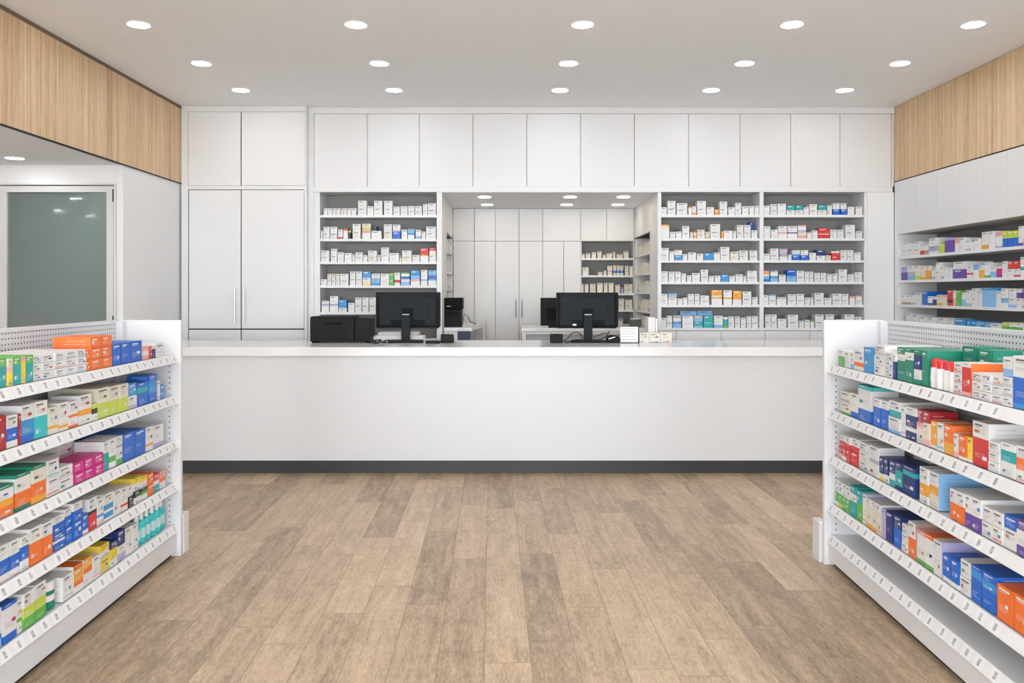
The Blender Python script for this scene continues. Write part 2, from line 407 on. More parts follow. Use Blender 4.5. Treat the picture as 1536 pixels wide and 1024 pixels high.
# tall cabinet on the left, standing proud
Yc = 8.72
t = thing('tall_cabinet', 'tall white built-in cabinet in left corner with two long bar handles', 'cabinet', (PX(370,Yc), Yc, 0))
cx = PX(370,Yc)
X0, X1 = XL+.004, PX(460,Yc)
fr = MB(); zz = lambda p: PZ(p, Yc); xx = lambda p: PX(p, Yc)-cx
fr.box(X0-cx, X1-cx, .022, .48, 0, CZ-.002)
fr.box(X0-cx, xx(282), 0, .0215, 0, CZ-.002); fr.box(xx(458.5), X1-cx, 0, .0215, 0, CZ-.002)
fr.box(xx(282), xx(458.5), 0, .0215, zz(167.5), CZ-.002); fr.box(xx(282), xx(458.5), 0, .0215, zz(284), zz(278.5))
fr.box(xx(456.5), xx(458.5), 0, .0215, 0, zz(284))
fr.build('carcass', M_WHITE, t)
MB().box(xx(282), xx(458.5), .0216, .0219, .05, zz(167.5)).build('shadow_line', M_GAP, t)
for (a, b, c, d, hx) in ((282,361.3,278.5,167.5,None),(362,458.5,278.5,167.5,None),(283,361.3,493,284.5,353),(362,456.2,493,284.5,367),(283,361.3,700,494,None),(362,456.2,700,494,None)):
    dd = box('door', M_WHITE, xx(a)+.003, xx(b)-.003, .001, .019, max(zz(c),.09)+.003, zz(d)-.003, t, .0012)
    if hx: handle(dd, xx(hx), .001, zz(484), zz(432))

# shelving units ------------------------------------------------------
def shelving(name, label, y, bays, outer, zs, z0, z1, depth, front_drawers=None, group=None):
    """bays: [(x0,x1)], outer (x0,x1) world; zs: shelf tops"""
    cx = (outer[0]+outer[1])/2
    t = thing(name, label, 'shelving', (cx, y, z0), 0, group)
    xs = [outer[0]] + [v for b in bays for v in b] + [outer[1]]
    for i in range(0, len(xs), 2):
        box('side_panel', M_WHITE, xs[i]-cx, xs[i+1]-cx, 0, depth, 0, z1-z0, t, .001)
    for (a, b) in bays:
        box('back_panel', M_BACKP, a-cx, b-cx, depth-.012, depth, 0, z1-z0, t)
        for z in zs:
            sh = box('shelf', M_SHELF, a-cx+.001, b-cx-.001, .004, depth-.013, z-z0-.026, z-z0, t, .001)
    return t, cx
LZ = [PZ(v, YB) for v in (322.3, 358, 392.4, 428, 468)]
RZ = [PZ(v, YB) for v in (322, 357.2, 390.2, 422.5, 457, 491.7)]
DEP = .34
zb = .72
tL, _ = shelving('shelving_unit', 'white five-shelf unit of medicine cartons left of the dispensary opening', YB, [(PX(480,YB), PX(655,YB))], (PX(471,YB)+.001, PX(663,YB)), LZ, PZ(508,YB), SOF-.001, DEP)
tR, _ = shelving('shelving_unit', 'white double-bay shelf unit of medicine cartons right of the dispensary opening', YB, [(PX(992,YB), PX(1139.5,YB)), (PX(1145.5,YB), PX(1296.5,YB))], (PX(986.5,YB), PX(1300,YB)), RZ, PZ(496,YB)+.002, SOF-.001, DEP)
# base cabinets below
def base_cab(label, a, b, ztop, seams):
    t = thing('base_cabinet', label, 'cabinet', ((a+b)/2, YB, 0)); cx = (a+b)/2
    box('carcass', M_CARC, a-cx, b-cx, .021, DEP, 0, ztop, t)
    for s0, s1 in zip(seams[:-1], seams[1:]): box('door', M_WHITE, s0-cx+.0025, s1-cx-.0025, 0, .019, .09, ztop-.006, t, .0012)
base_cab('white base cabinet beneath the left carton shelves, behind the printer', PX(471,YB)+.001, PX(663,YB), PZ(508,YB)-.001, [PX(471,YB)+.001, PX(567,YB), PX(663,YB)])
base_cab('white base cabinet beneath the double-bay carton shelves right of the opening', PX(986.5,YB), PX(1300,YB), PZ(496,YB)+.001, [PX(v,YB) for v in (986.5,1014.5,1082,1148,1215,1300)])

# back room ------------------------------------------------------------
struct(box('ceiling', M_CEIL, PX(663,YB)-.5, PX(988,YB)+.5, YB+.3, YBR+.4, SOF, SOF+.05))
struct(box('ceiling', M_CEIL, PX(663,YB)+.001, PX(988,YB)-.012, YB-.01, YB+.3, SOF-.004, SOF-.0005))
bx = lambda p: PX(p, YBR); bz = lambda p: PZ(p, YBR)
xlw = PX(663, YB); xrw = PX(987, YB)          # side wall planes of the back room
ubk = [680,711.5,743,778.6,814,871,910,949]
bpos = ['leftmost','second','third','fourth','fifth wide one','sixth','rightmost']
for k in range(7):
    a, b = bx(ubk[k]), bx(ubk[k+1])
    if k == 0: a = xlw+.001
    if k == 6: b = xrw-.001
    cabinet('wall_cabinet', f'upper white cabinet on the back room wall, {bpos[k]} from the left'.replace('leftmost from the left','leftmost').replace('rightmost from the left','rightmost'), a, b, YBR, bz(361.5), SOF-.001, .35, [(a, b, bz(361.5), SOF-.006)], 'upper cabinets in the back room')
lbk = [680,711.5,743,778.6,814,845.6,871]
for k in range(6):
    a, b = bx(lbk[k]), bx(lbk[k+1])
    if k == 0: a = xlw+.001
    hx = {2: bx(774), 3: bx(783)}.get(k)
    d = (a, b, .08, bz(361.5)-.001, hx, (bz(476), bz(449))) if hx else (a, b, .08, bz(361.5)-.001)
    cabinet('tall_cabinet', f'tall white cupboard on the back room wall, {ordw[k+1]} from the left{" with bar handle" if hx else ""}', a, b, YBR, 0, bz(361.5)-.001, .35, [d], 'tall cupboards in the back room')
BRZ = [bz(v) for v in (386.8, 412.7, 439.6, 464.5, 486)]
shelving('shelving_unit', 'open shelf unit in right corner of the back room wall, partly behind monitor', YBR, [(bx(871)+.012, xrw-.012)], (bx(871)+.001, xrw-.001), BRZ, .9, bz(361.5)-.001, .35)
# side walls of the back room: jamb, then open side shelves
struct(box('wall_right', M_WALL, xrw, xrw+.03, YB+.345, 9.29, 0, SOF-.001))
struct(box('wall_right', M_WALL, xrw+.0, xrw+.03, 9.29, YBR+.36, 2.2, SOF-.001))
struct(box('wall_right', M_BACKP, xrw+.33, xrw+.36, 9.28, YBR+.36, 0, SOF-.001))
struct(box('wall_left', M_WALL, xlw-.03, xlw, YB+.345, 9.45, 0, SOF-.001))
struct(box('wall_left', M_WALL, xlw-.03, xlw, 9.45, YBR+.36, 2.2, SOF-.001))
struct(box('wall_left', M_BACKP, xlw-.36, xlw-.33, 9.45, YBR+.36, 0, SOF-.001))
def side_shelf(label, x0, x1, ya, yb, zs):
    t = thing('side_shelving', label, 'shelving', ((x0+x1)/2, (ya+yb)/2, 0)); cx, cy = (x0+x1)/2, (ya+yb)/2
    box('side_panel', M_WHITE, x0-cx, x1-cx, ya-cy, ya-cy+.02, 0, 2.19, t); box('side_panel', M_WHITE, x0-cx, x1-cx, yb-cy-.02, yb-cy, 0, 2.19, t)
    for z in zs: box('shelf', M_SHELF, x0-cx, x1-cx, ya-cy+.021, yb-cy-.021, z-.022, z, t)
SZ = [1.97, 1.74, 1.52, 1.30, 1.10]
side_shelf('white open shelving on the right side wall of the back room', xrw+.002, xrw+.325, 9.31, YBR-.01, SZ)
side_shelf('white open shelving on the left side wall of the back room', xlw-.325, xlw-.002, 9.47, YBR-.01, [2.0,1.76,1.56,1.35,1.15])

# desks of the back room
dz = 1.14
t = thing('desk', 'white desk along left side of the back room carrying a black printer', 'desk', (-.5, 9.6, 0))
pts = [(PX(664.5,8.9)+.01, 8.9), (PX(707.5,8.9), 8.9), (PX(730,10.3), 10.3), (xlw+.006, 10.3)]
MB().prism([(x+.5, y-9.6) for x, y in pts], dz-.035, dz).build('worktop', M_STONE, t)
xa = pts[0][0]
box('side_panel', M_WHITE, xa+.5, PX(686,8.9)+.5, -.68, -.66, 0, dz-.036, t)
box('drawer_front', M_NAVY, PX(686,8.9)+.502, PX(707,8.9)+.49, -.68, -.66, 0, dz-.04, t)
box('panel', M_WHITE, pts[2][0]+.47, pts[2][0]+.49, .3, .68, 0, dz-.036, t)
tt = thing('desk', 'white desk across the back room carrying a dark monitor', 'desk', (.65, 9.7, 0))
box('worktop', M_STONE, PX(782,9.3)-.65, xrw-.65-.003, -.42, .45, 1.085, 1.12, tt, .002)
box('side_panel', M_WHITE, PX(783,9.3)-.65, PX(789,9.3)-.65, -.40, .44, 0, 1.084, tt)
box('modesty_panel', M_STEELG, PX(789.5,9.3)-.65, xrw-.66, -.34, -.32, 0, 1.084, tt)
box('rail', M_WHITE, PX(789.5,9.3)-.65, xrw-.66, -.40, -.345, 1.05, 1.084, tt)

# ------------------------------------------------------------------ right wall cabinets and shelves
ycab = [8.79, 8.33, 7.92, 7.53, 7.15, 6.80, 6.42, 6.0, 5.57]
zc0 = 2.125
for k in range(8):
    a, b = ycab[k+1], ycab[k]
    t = thing('wall_cabinet', f'flat white wall cabinet under the right wood cladding, {ordw[k+1]} from the back corner', 'cabinet', (XR, (a+b)/2, zc0), 0, 'cabinets under the right wood cladding')
    h = (b-a)/2
    box('carcass', M_CARC, .021, .43, -h+.0005, h-.0005, .0005, ZWR-zc0-.012, t)
    box('door', M_WHITE, .0, .019, -h+.002, h-.002, 0, ZWR-zc0-.012, t, .001)
WZ = [1.888, 1.643, 1.393, 1.14, .88, .62, .36]
t = thing('shelving_unit', 'long white open shelving on the right wall filled with boxes', 'shelving', (XR, 7.16, 0))
box('side_panel', M_WHITE, 0, .43, 1.555, 1.63, 0, zc0-.001, t); box('side_panel', M_WHITE, 0, .43, -1.59, -1.57, 0, zc0-.001, t)
box('back_panel', M_BACKP, .41, .43, -1.57, 1.555, 0, zc0-.001, t)
for z in WZ: box('shelf', M_SHELF, .002, .409, -1.569, 1.554, z-.026, z, t, .001)

# ------------------------------------------------------------------ service counter
CT = 1.062
t = thing('service_counter', 'long white pharmacy counter with polished worktop and black kickboard', 'counter', (0, 6.93, 0))
cx0, cx1 = XL-.0+.01, 3.3
box('worktop', M_STONE, cx0, cx1, 0, 1.02, CT-.074, CT, t, .004)
box('front_panel', M_COUNTER, cx0, cx1, .05, .08, .11, CT-.0745, t, .001)
box('kickboard', M_DARK, cx0, cx1, .075, .095, 0, .109, t)
box('rear_panel', M_WHITE, cx0, cx1, .92, .94, 0, CT-.075, t)
box('side_panel', M_COUNTER, cx1-.03, cx1, .0805, .919, .11, CT-.075, t)

# ------------------------------------------------------------------ gondolas
def gondola(label, ox, oy, rz, u0, u1, lips, height, end_at, depth, base_front, endcap):
    """origin on the floor at the far end of the front plane; local x along shelf, local -y faces the aisle"""
    t = thing('gondola_shelf', label, 'shelving', (ox, oy, 0), rz)
    sgn = 1 if end_at == 'hi' else -1
    # end panel at the far end
    ea, eb = (u1, u1+.03) if end_at == 'hi' else (u0-.03, u0)
    ep = MB().box(ea, eb, -.035, depth+.03, .0, height)
    ep.build('end_panel', M_STEEL, t, .002)
    ia, ib = (u1-.003, u1-.0002) if end_at == 'hi' else (u0+.0002, u0+.003)
    up = MB().box(ia, ib, 0.0, .044, 0, height-.245)
    o = up.build('upright', M_SLOT, t); o.location = (0, .006, 0)
    ua = (u1-.04, u1-.004) if end_at == 'hi' else (u0+.004, u0+.04)
    MB().box(ua[0], ua[1], depth-.04, depth-.001, .1, height-.005).build('upright', M_STEEL, t)
    # back panels: perforated
    seams = []
    u = u1 if end_at == 'hi' else u0
    while (u > u0+.05) if end_at == 'hi' else (u < u1-.05):
        v = u - sgn*.9
        if end_at == 'hi': v = max(v, u0)
        else: v = min(v, u1)
        a, b = min(u, v), max(u, v)
        MB().box(a+.001, b-.001, depth, depth+.02, .12, height-.02).build('back_panel', M_PEG, t)
        u = v
    MB().box(u0 if end_at=='hi' else u0, u1, depth-.004, depth+.026, height-.0195, height+.001).build('top_rail', M_STEEL, t, .002)
    zs = []
    for i, z in enumerate(lips):
        d0 = 0 if i < len(lips)-1 else 0
        sh = MB().box(u0+.001, u1-.0045, .004, depth-.0045, z-.030, z-.006).build('shelf', M_STEEL, t)
        lp = MB().prism_x([(-.022, z-.045), (-.018, z-.047), (.003, z-.004), (.0035, z), (-.001, z)], u0+.001, u1-.001).build('price_rail', M_SHELF, sh)
    box('base_panel', M_STEELG if False else M_STEEL, u0, u1-.001, base_front, base_front+.015, .034, lips[-1]-.0475, t)
    box('base_gap_shade', M_GAP, u0, u1-.001, base_front+.03, base_front+.05, 0, .04, t)  # near-black strip paints the shade in the gap under the base panel
    # price tags on the rails
    k = 0
    L0, L1 = (u1-1.75, u1) if end_at == 'hi' else (u0, u0+1.72)
    n = 18
    for z in lips:
        for j in range(n):
            u = L0 + (j+.5)*(L1-L0)/n + random.uniform(-.012, .012)
            pt = MB(); hw, g = .031, (.16,.16,.17)
            def P(a, b):   # a along, b 0..1 up the sloped rail, lifted a hair
                y0, z0, y1, z1 = -.022, z-.045, -.001, z
                yy = y0+(y1-y0)*b; zz_ = z0+(z1-z0)*b
                nl = (-.898, .438)
                return (u+a, yy+nl[0]*.0012, zz_+nl[1]*.0012)
            def P2(a, b):
                p = P(a, b); return (p[0], p[1]-.0006, p[2]+.0003)
            pt.quad(P(-hw,.04), P(hw,.04), P(hw,.96), P(-hw,.96), (.80,.80,.81))
            for q_ in range(4):
                a = -.011+random.uniform(0, .002); b = .24+.14*q_; ww = random.uniform(.015, .021)
                gg = random.uniform(.22, .42)
                pt.quad(P2(a,b), P2(a+ww,b), P2(a+ww,b+.10), P2(a,b+.10), (gg,gg,gg*1.03))
            pt.build('price_tag', M_CARD, t)
    return t
# left: line through far front foot, drifting toward VP x = 740
VL, VR = 740.0, 800.0
YLe = 4.80; bL = (VL-VX)/F
xle = PX(262, YLe)
rzL = math.pi/2 - math.atan(bL)      # local x -> direction (bL,1)
LEN = 3.1
LLIP = [1.161, .925, .669, .426, .189]
gondola('white metal gondola of medicines on the left side of the shop floor', xle, YLe, rzL, -LEN, 0, LLIP, 1.359, 'hi', .32, -.012, None)
YRe = 4.65; bR = (VR-VX)/F
xre = PX(1246, YRe)
rzR = -math.pi/2 - math.atan(bR)
RLIP = [1.118, .867, .616, .348, .175]
gondola('white metal gondola of medicines on the right side, its bottom shelf empty', xre, YRe, rzR, 0, LEN, RLIP, 1.364, 'lo', .30, -.012, None)
# end-cap plinths beyond the end panels
tag(box('gondola_end_base', M_STEEL, PX(264,4.84), PX(276,4.84), 4.84, 4.915, .0, .232, None, .003), 'low white metal base block at counter end of left gondola', 'shelf base')
tag(box('gondola_end_base', M_STEEL, PX(1229,4.69), PX(1241,4.69), 4.69, 4.80, .0, .225, None, .003), 'low white metal base block at counter end of right gondola', 'shelf base')

# ------------------------------------------------------------------ products
PAL = {'W': (.74,.74,.73,'white'), 'C': (.72,.67,.56,'cream'), 'R': (.62,.035,.04,'red'), 'D': (.36,.02,.03,'dark red'),
 'O': (.80,.17,.03,'orange'), 'A': (.78,.36,.04,'amber'), 'Y': (.80,.60,.06,'yellow'), 'y': (.52,.62,.08,'lime green'),
 'G': (.12,.42,.08,'green'), 'g': (.01,.22,.14,'dark green'), 'T': (.02,.36,.38,'teal'), 't': (.03,.48,.50,'turquoise'),
 'B': (.015,.13,.55,'blue'), 'L': (.22,.46,.74,'light blue'), 'N': (.015,.035,.17,'navy'), 'P': (.13,.06,.32,'purple'),
 'p': (.42,.40,.62,'lilac'), 'M': (.58,.02,.22,'magenta'), 'K': (.02,.02,.02,'black'), 'S': (.42,.44,.47,'grey'),
 'k': (.78,.42,.38,'pink'), 'b': (.42,.26,.20,'brown'), 'q': (.04,.28,.62,'bright blue'), 'c': (.72,.69,.66,'off-white')}
def parse(s):
    out = []; i = 0
    while i < len(s):
        ch = s[i]; j = i+1
        while j < len(s) and s[j].isdigit(): j += 1
        out.append((ch, float(s[i+1:j]) if j > i+1 else 1.0)); i = j
    tot = sum(f for _, f in out)
    return [(c, f/tot) for c, f in out]
def cname(s):
    seen = []
    for c, f in sorted(parse(s), key=lambda q: -q[1]):
        n = PAL[c][3]
        if n not in seen: seen.append(n)
    return ' and '.join(seen[:2])
def jit(c, a=.03):
    k = 1 + random.uniform(-a, a); return tuple(min(.9, v*k) for v in c)
def carton(mb, w, d, h, spec, side=None, detail=1, ox=0, oy=0, oz=0, xf=None):
    """front at y=oy facing -y; layers from top to bottom"""
    T = xf or (lambda p: p)
    def q(a, b, c, e, col): mb.quad(T(a), T(b), T(c), T(e), col)
    L = parse(spec); z = oz+h; x0, x1, y0, y1 = ox-w/2, ox+w/2, oy, oy+d
    k = 1+random.uniform(-.04, .03)
    colr = lambda c: tuple(min(.88, v*k) for v in PAL[c][:3])
    for i, (c, f) in enumerate(L):
        z2 = z - f*h; col = colr(c); sc_ = colr(side) if side else col
        q((x0,y0,z2),(x1,y0,z2),(x1,y0,z),(x0,y0,z), col)
        q((x1,y0,z2),(x1,y1,z2),(x1,y1,z),(x1,y0,z), sc_)
        q((x0,y1,z2),(x0,y0,z2),(x0,y0,z),(x0,y1,z), sc_)
        q((x1,y1,z2),(x0,y1,z2),(x0,y1,z),(x1,y1,z), sc_)
        lum = sum(col)/3
        ink = (.10,.11,.16) if lum > .45 else ((.80,.80,.80) if detail else col)
        e = .0006
        def mark(a, b, za, zb, cc):
            q((x0+a*w, y0-e, za), (x0+b*w, y0-e, za), (x0+b*w, y0-e, zb), (x0+a*w, y0-e, zb), cc)
        hh = f*h
        if detail and hh > .012:
            if i == 0:
                zt = z - min(.25*hh, .010)
                th = min(.10*hh, .006)
                mark(.14, random.uniform(.55,.85), zt-th, zt, ink)
                mark(.14, random.uniform(.40,.65), zt-2.2*th, zt-1.6*th, tuple(.5*(a_+b_) for a_, b_ in zip(ink, col)))
            if detail == 1 and hh > .035 and i == 0:
                zt = z2+.38*hh; mark(.2, random.uniform(.5,.8), zt-.0025, zt, tuple(.5*v for v in col))
                zt -= .007; mark(.2, random.uniform(.4,.7), zt-.0025, zt, tuple(.62*v for v in col))
            if hh > .03 and detail > 1:
                n = random.randint(2, 4); zt = z - .55*hh
                for j in range(n):
                    mark(.14, random.uniform(.4,.86), zt-.0022, zt, tuple(.45*a_+.55*b_ for a_, b_ in zip(ink, col))); zt -= .0065
                    if zt < z2+.004: break
            if detail > 1 and hh > .025 and i == len(L)-1 and random.random() < .55:
                ac = PAL[random.choice('BLTOGRpS')][:3]
                if lum > .45: mark(.0, 1.0, z2+.10*hh, z2+.10*hh+min(.16*hh, .008), tuple(.6*a_+.4*b_ for a_, b_ in zip(ac, col)))
            if detail > 1 and hh > .03 and random.random() < .6:
                ac = tuple(.75*v for v in PAL[random.choice('BTOGRNqMA')][:3]) if lum > .45 else (.74,.75,.76)
                a_ = random.choice((.12, .55, .62)); zt = z2 + hh*random.uniform(.22, .4)
                mark(a_, a_+random.uniform(.18,.3), zt, zt+min(.014, .18*hh), ac)
        # side print seen from along the aisle
        if detail > 1 and hh > .018:
            for xs, sg in ((x1, 1), (x0, -1)):
                for j in range(2):
                    zt = z - (.35+.28*j)*hh; ya, yb = y0+.12*d, y0+random.uniform(.45,.8)*d
                    cc = tuple(.35*a_+.65*b_ for a_, b_ in zip(ink, sc_))
                    if sg > 0: q((xs+e,ya,zt-.003),(xs+e,yb,zt-.003),(xs+e,yb,zt),(xs+e,ya,zt), cc)
                    else: q((xs-e,yb,zt-.003),(xs-e,ya,zt-.003),(xs-e,ya,zt),(xs-e,yb,zt), cc)
        z = z2
    ct = colr(L[0][0])
    q((x0,y0,oz+h),(x1,y0,oz+h),(x1,y1,oz+h),(x0,y1,oz+h), ct)
    q((x0,y1,oz),(x1,y1,oz),(x1,y0,oz),(x0,y0,oz), colr(L[-1][0]))

def bottle_mesh(w, h, spec):
    L = parse(spec); r = w/2*.94
    cap = jit(PAL[L[0][0]][:3]); body = jit(PAL[L[-1][0]][:3]); lab = tuple(.5*a+.4 for a in body)
    hc = h*L[0][1]
    z = h-hc
    prof = [(r*.92, 0), (r, .004), (r, z*.22), (r, z*.24), (r, z*.66), (r, z*.68), (r, z*.88), (r*.78, z*.97), (r*.55, z), (r*.55, z+.002), (r*.55, h-.003), (r*.50, h)]
    colsb = [body, body, body, lab, lab if False else body, body, body, body, cap, cap, cap]
    if L[0][0] == 'R':
        prof = [(r*.92, 0), (r, .004), (r, z*.3), (r, z*.4), (r, z*.5), (r, z*.68), (r, z*.93), (r*.9, z*.985), (r*.86, z), (r*.86, z+.002), (r*.86, h-.008), (r*.70, h)]
    mb = MB(); mb.lathe(prof, 18, 0, w/2, colsb)
    c = tuple(.15*a+.75 for a in body)
    for j in range(4): mb.quad((-r*.45, w/2-r*.93-.0012*(1), z*(.62-.09*j)-.003), (r*.4, w/2-r*.93-.0012, z*(.62-.09*j)-.003), (r*.4, w/2-r*.93-.0012, z*(.62-.09*j)), (-r*.45, w/2-r*.93-.0012, z*(.62-.09*j)), c)
    return mb

class Face:
    """a shelf front line: origin (ox,oy), local x direction at angle rz; local y points into the shelf"""
    def __init__(s, ox, oy, rz): s.ox, s.oy, s.rz = ox, oy, rz; s.c, s.s = math.cos(rz), math.sin(rz)
    def u(s, px):
        k = (px-VX)/F; return (k*s.oy - s.ox)/(s.c - k*s.s)
    def Y(s, u): return s.oy + u*s.s
    def W(s, u, v): return (s.ox + u*s.c - v*s.s, s.oy + u*s.s + v*s.c)

ALL = []      # dicts
def row(face, z, items, tr, where, group, kind, depth=.13, inset=.012, detail=2, ends=('left','right'), maxd=.3):
    sc0, o0 = tr
    n = len(items); spec_cols = []
    for it in items:
        x0, x1, h, spec = it[:4]; opt = it[4] if len(it) > 4 else {}
        xa, xb = o0 + x0/sc0, o0 + x1/sc0
        ua, ub = sorted((face.u(xa), face.u(xb)))
        spec_cols.append((ua, ub, h/sc0, spec, opt))
    front = [c for c in spec_cols if not c[4].get('back')]
    for i, (ua, ub, hp, spec, opt) in enumerate(spec_cols):
        um = (ua+ub)/2; Y = face.Y(um); H = hp*Y/F
        w = ub-ua-(.005 if ub-ua > .05 else .003)
        if w < .01: w = max(ub-ua-.001, .008)
        lay = spec.split('|')       # bottom to top
        vi = inset + opt.get('back', 0) + random.uniform(0, .006)
        d = min(opt.get('d', depth) * random.uniform(.9, 1.08), maxd - vi)
        hs = opt.get('hs') or [1/len(lay)]*len(lay)
        zc = z
        j = [c for c in front].index((ua,ub,hp,spec,opt)) if not opt.get('back') else None
        nf = len(front)
        for k, sp_ in enumerate(lay):
            gp = .0016 if len(lay) > 1 else .0006
            hh = H*hs[k]-gp
            yaw = random.uniform(-.02, .02) if w > .03 else 0
            wk = w*(1 if k == 0 else random.uniform(.965, 1.0))
            wx, wy = face.W(um, vi + (random.uniform(0,.004) if k else 0))
            wx_, wy_ = wx, wy
            ALL.append(dict(x=wx_, y=wy_, z=zc, rz=face.rz+yaw, w=wk, d=d, h=hh, spec=sp_, side=opt.get('side'), kind=opt.get('kind', kind), detail=detail,
                            where=where, group=group, j=j, nf=nf, k=k, ns=len(lay), ends=ends, back=bool(opt.get('back')), base=kind,
                            big=w*hh/(Y*Y)))
            zc += hh + gp

def W(n): return '|'.join(['W']*n)
# ---- left gondola
fL = Face(xle, YLe, rzL)
A = (3.657, 0.0)      # close-up of the upper part
B = (3.368, 0.0)      # close-up of the lower part
gl = lambda r: f'{r} shelf of left gondola'
E = ('picture edge', 'counter end')
kw = dict(kind='medicine_box', ends=E, maxd=.30)
row(fL, LLIP[0], [(-34,18,135,'k2R5k3'),(19,62,160,'G3T7'),(63,89,150,'C3k2Y5'),(90,135,155,'G3T7'),(137,162,148,'k2Y8'),(163,203,150,'G3T7'),
 (205,252,140,W(3),{'d':.25}),(253,316,136,W(3),{'d':.25}),(320,377,132,W(3),{'d':.25}),(378,436,130,W(3),{'d':.25}),(438,490,126,W(3),{'d':.25}),(491,514,118,'O|O',{'d':.12}),
 (515,575,180,'O|O|O',{'d':.19}),(576,630,176,'O|O|O',{'d':.19}),(632,679,118,'B',{'d':.15}),(681,731,116,'B',{'d':.15}),(733,795,112,'B',{'d':.15}),
 (807,834,70,'k1W1k1'),(835,848,68,'R'),(849,867,68,'W1N3'),(868,910,76,'W')], A, gl('top'), 'products on the left gondola top shelf', **kw)
row(fL, LLIP[1], [(-20,54,190,'D'),(55,117,176,'W4B4W2'),(118,134,170,'D'),(136,209,206,'W4q4B2'),(211,284,200,'W4t6'),(286,340,148,'C7A1C2'),(342,397,154,'W7C1A1W1'),
 (399,450,142,'W5O1W3O1'),(452,522,158,'W5A2W3'),(523,551,95,'y3K3W4'),(552,616,164,'C5y5',{'d':.24}),(618,671,155,'C5y5',{'d':.24}),(672,720,150,'C5y5',{'d':.24}),
 (722,769,138,'W|q',{'d':.2}),(771,829,124,'B2T2B5'),(831,876,148,'B2q4B3'),(877,895,104,'W'),(898,918,76,'q')], A, gl('second'), 'products on the left gondola second shelf', **kw)
row(fL, LLIP[2], [(-30,95,172,'g1W3A2O3',{'d':.26,'side':'g'}),(104,191,196,'g1W4O4g1',{'d':.26}),(194,272,200,'g1C4O4A2',{'d':.26}),
 (275,340,196,W(2),{'d':.24}),(343,425,126,W(2),{'d':.22}),(427,484,114,'M|M',{'d':.13}),(485,536,112,'M|M',{'d':.13}),(537,587,110,'M|M',{'d':.13}),
 (588,618,158,'W4T6'),(620,654,156,'W6G2W2'),(655,690,154,'W3S1W4G2'),(692,755,148,'B',{'d':.24}),(757,815,138,'B',{'d':.24}),(817,857,128,'W7A1W2',{'d':.16}),(858,912,118,'W8p2',{'d':.16}),
 (430,520,135,'W|W',{'back':.15,'d':.11}),(521,600,190,'W|W',{'back':.15,'d':.11})], A, gl('third'), 'products on the left gondola third shelf', **kw)
row(fL, LLIP[3], [(-45,11,186,'W5B3W2'),(12,67,186,'W4B4W2'),(69,120,180,'W4B4W2'),(121,163,172,'W3B4W3'),(165,229,184,'W4O6',{'d':.22}),(232,285,172,'W4O6',{'d':.22}),
 (288,348,170,'B3W1B3|W3B4',{'d':.22}),(350,385,176,'B|W3B4',{'d':.22}),(386,432,184,'B|W3B4',{'d':.22}),(433,464,98,'B8W2'),(466,508,158,'W4K1R5',{'d':.2}),(509,541,132,'W6q1W3'),
 (543,590,134,'W4q2W1q2W1'),(593,628,124,'W'),(630,662,116,'W7R1C2'),(664,690,108,'K|W'),(692,724,128,'K3W3|Y4W5'),(726,758,118,'K2G2W3|Y3W4'),(760,788,112,'O|O'),(790,820,90,'R3W2T3'),(822,852,84,'k3O2W3')], B, gl('fourth'), 'products on the left gondola fourth shelf', **kw)
row(fL, LLIP[4], [(-55,30,200,'W6B1L2'),(33,105,190,'B1W7B2'),(106,133,168,'W5G1W3'),(134,193,180,'W4y3G3',{'d':.2}),(195,250,180,'W4y3G3',{'d':.2}),(255,330,140,'g3W1|W1g3',{'kind':'medicine_jar'}),
 (332,383,122,'W'),(385,435,138,'A6O2W3|O',{'d':.2,'side':'W','hs':[.86,.14]}),(437,482,134,'A4O2W5',{'d':.2,'side':'W'}),(484,523,112,'W'),(525,573,140,'Y|Y3W3',{'d':.2}),(574,610,122,'N2Y3W2'),
 (612,650,150,'W2p2|N',{'d':.2}),(651,684,136,'W'),(686,714,130,'W'),
 (716,738,164,'W3t8',{'kind':'lotion_bottle'}),(740,763,162,'W3t8',{'kind':'lotion_bottle'}),(765,787,160,'W3t8',{'kind':'lotion_bottle'}),(789,810,158,'W3t8',{'kind':'lotion_bottle'}),(812,834,156,'W3t8',{'kind':'lotion_bottle'}),(836,858,154,'W3t8',{'kind':'lotion_bottle'})], B, gl('bottom'), 'products on the left gondola bottom shelf', **kw)
# ---- right gondola
fR = Face(xre, YRe, rzR)
A = (3.658, 1220.0); B = (3.367, 1220.0)
gr = lambda r: f'{r} shelf of right gondola'
E = ('counter end', 'picture edge')
kw = dict(kind='medicine_box', ends=E, maxd=.28)
row(fR, RLIP[0], [(122,157,88,'W3G5'),(159,184,90,'W'),(186,204,90,'W5L2'),(206,261,110,'W6O2W2'),(262,314,138,'q'),(316,372,166,W(3),{'d':.25}),(374,419,140,W(3),{'d':.25}),(421,438,135,'W2N5'),
 (440,485,182,'g2W2g6',{'d':.2}),(486,529,186,'g1W2g6',{'d':.2}),(531,569,190,'g1N3W2g1',{'d':.2}),(571,603,194,'g',{'d':.24}),
 (605,639,160,'R3W7',{'kind':'capped_bottle'}),(640,674,160,'R3W7',{'kind':'capped_bottle'}),(675,709,160,'R3W7',{'kind':'capped_bottle'}),(710,744,160,'R3W7',{'kind':'capped_bottle'}),
 (746,791,176,W(3),{'d':.25}),(793,846,182,'W1R6k1',{'d':.25,'side':'O'}),(848,898,144,W(3)),(900,954,148,W(3)),(957,1010,152,W(3)),(1013,1068,270,'W|W|W|W3L2',{'hs':[.2,.2,.2,.4]}),
 (1070,1190,292,'W4B5q1',{'d':.2}),
 (620,700,235,'g|g',{'back':.13,'d':.12}),(702,785,238,'g|g',{'back':.13,'d':.12})], A, gr('top'), 'products on the right gondola top shelf', **kw)
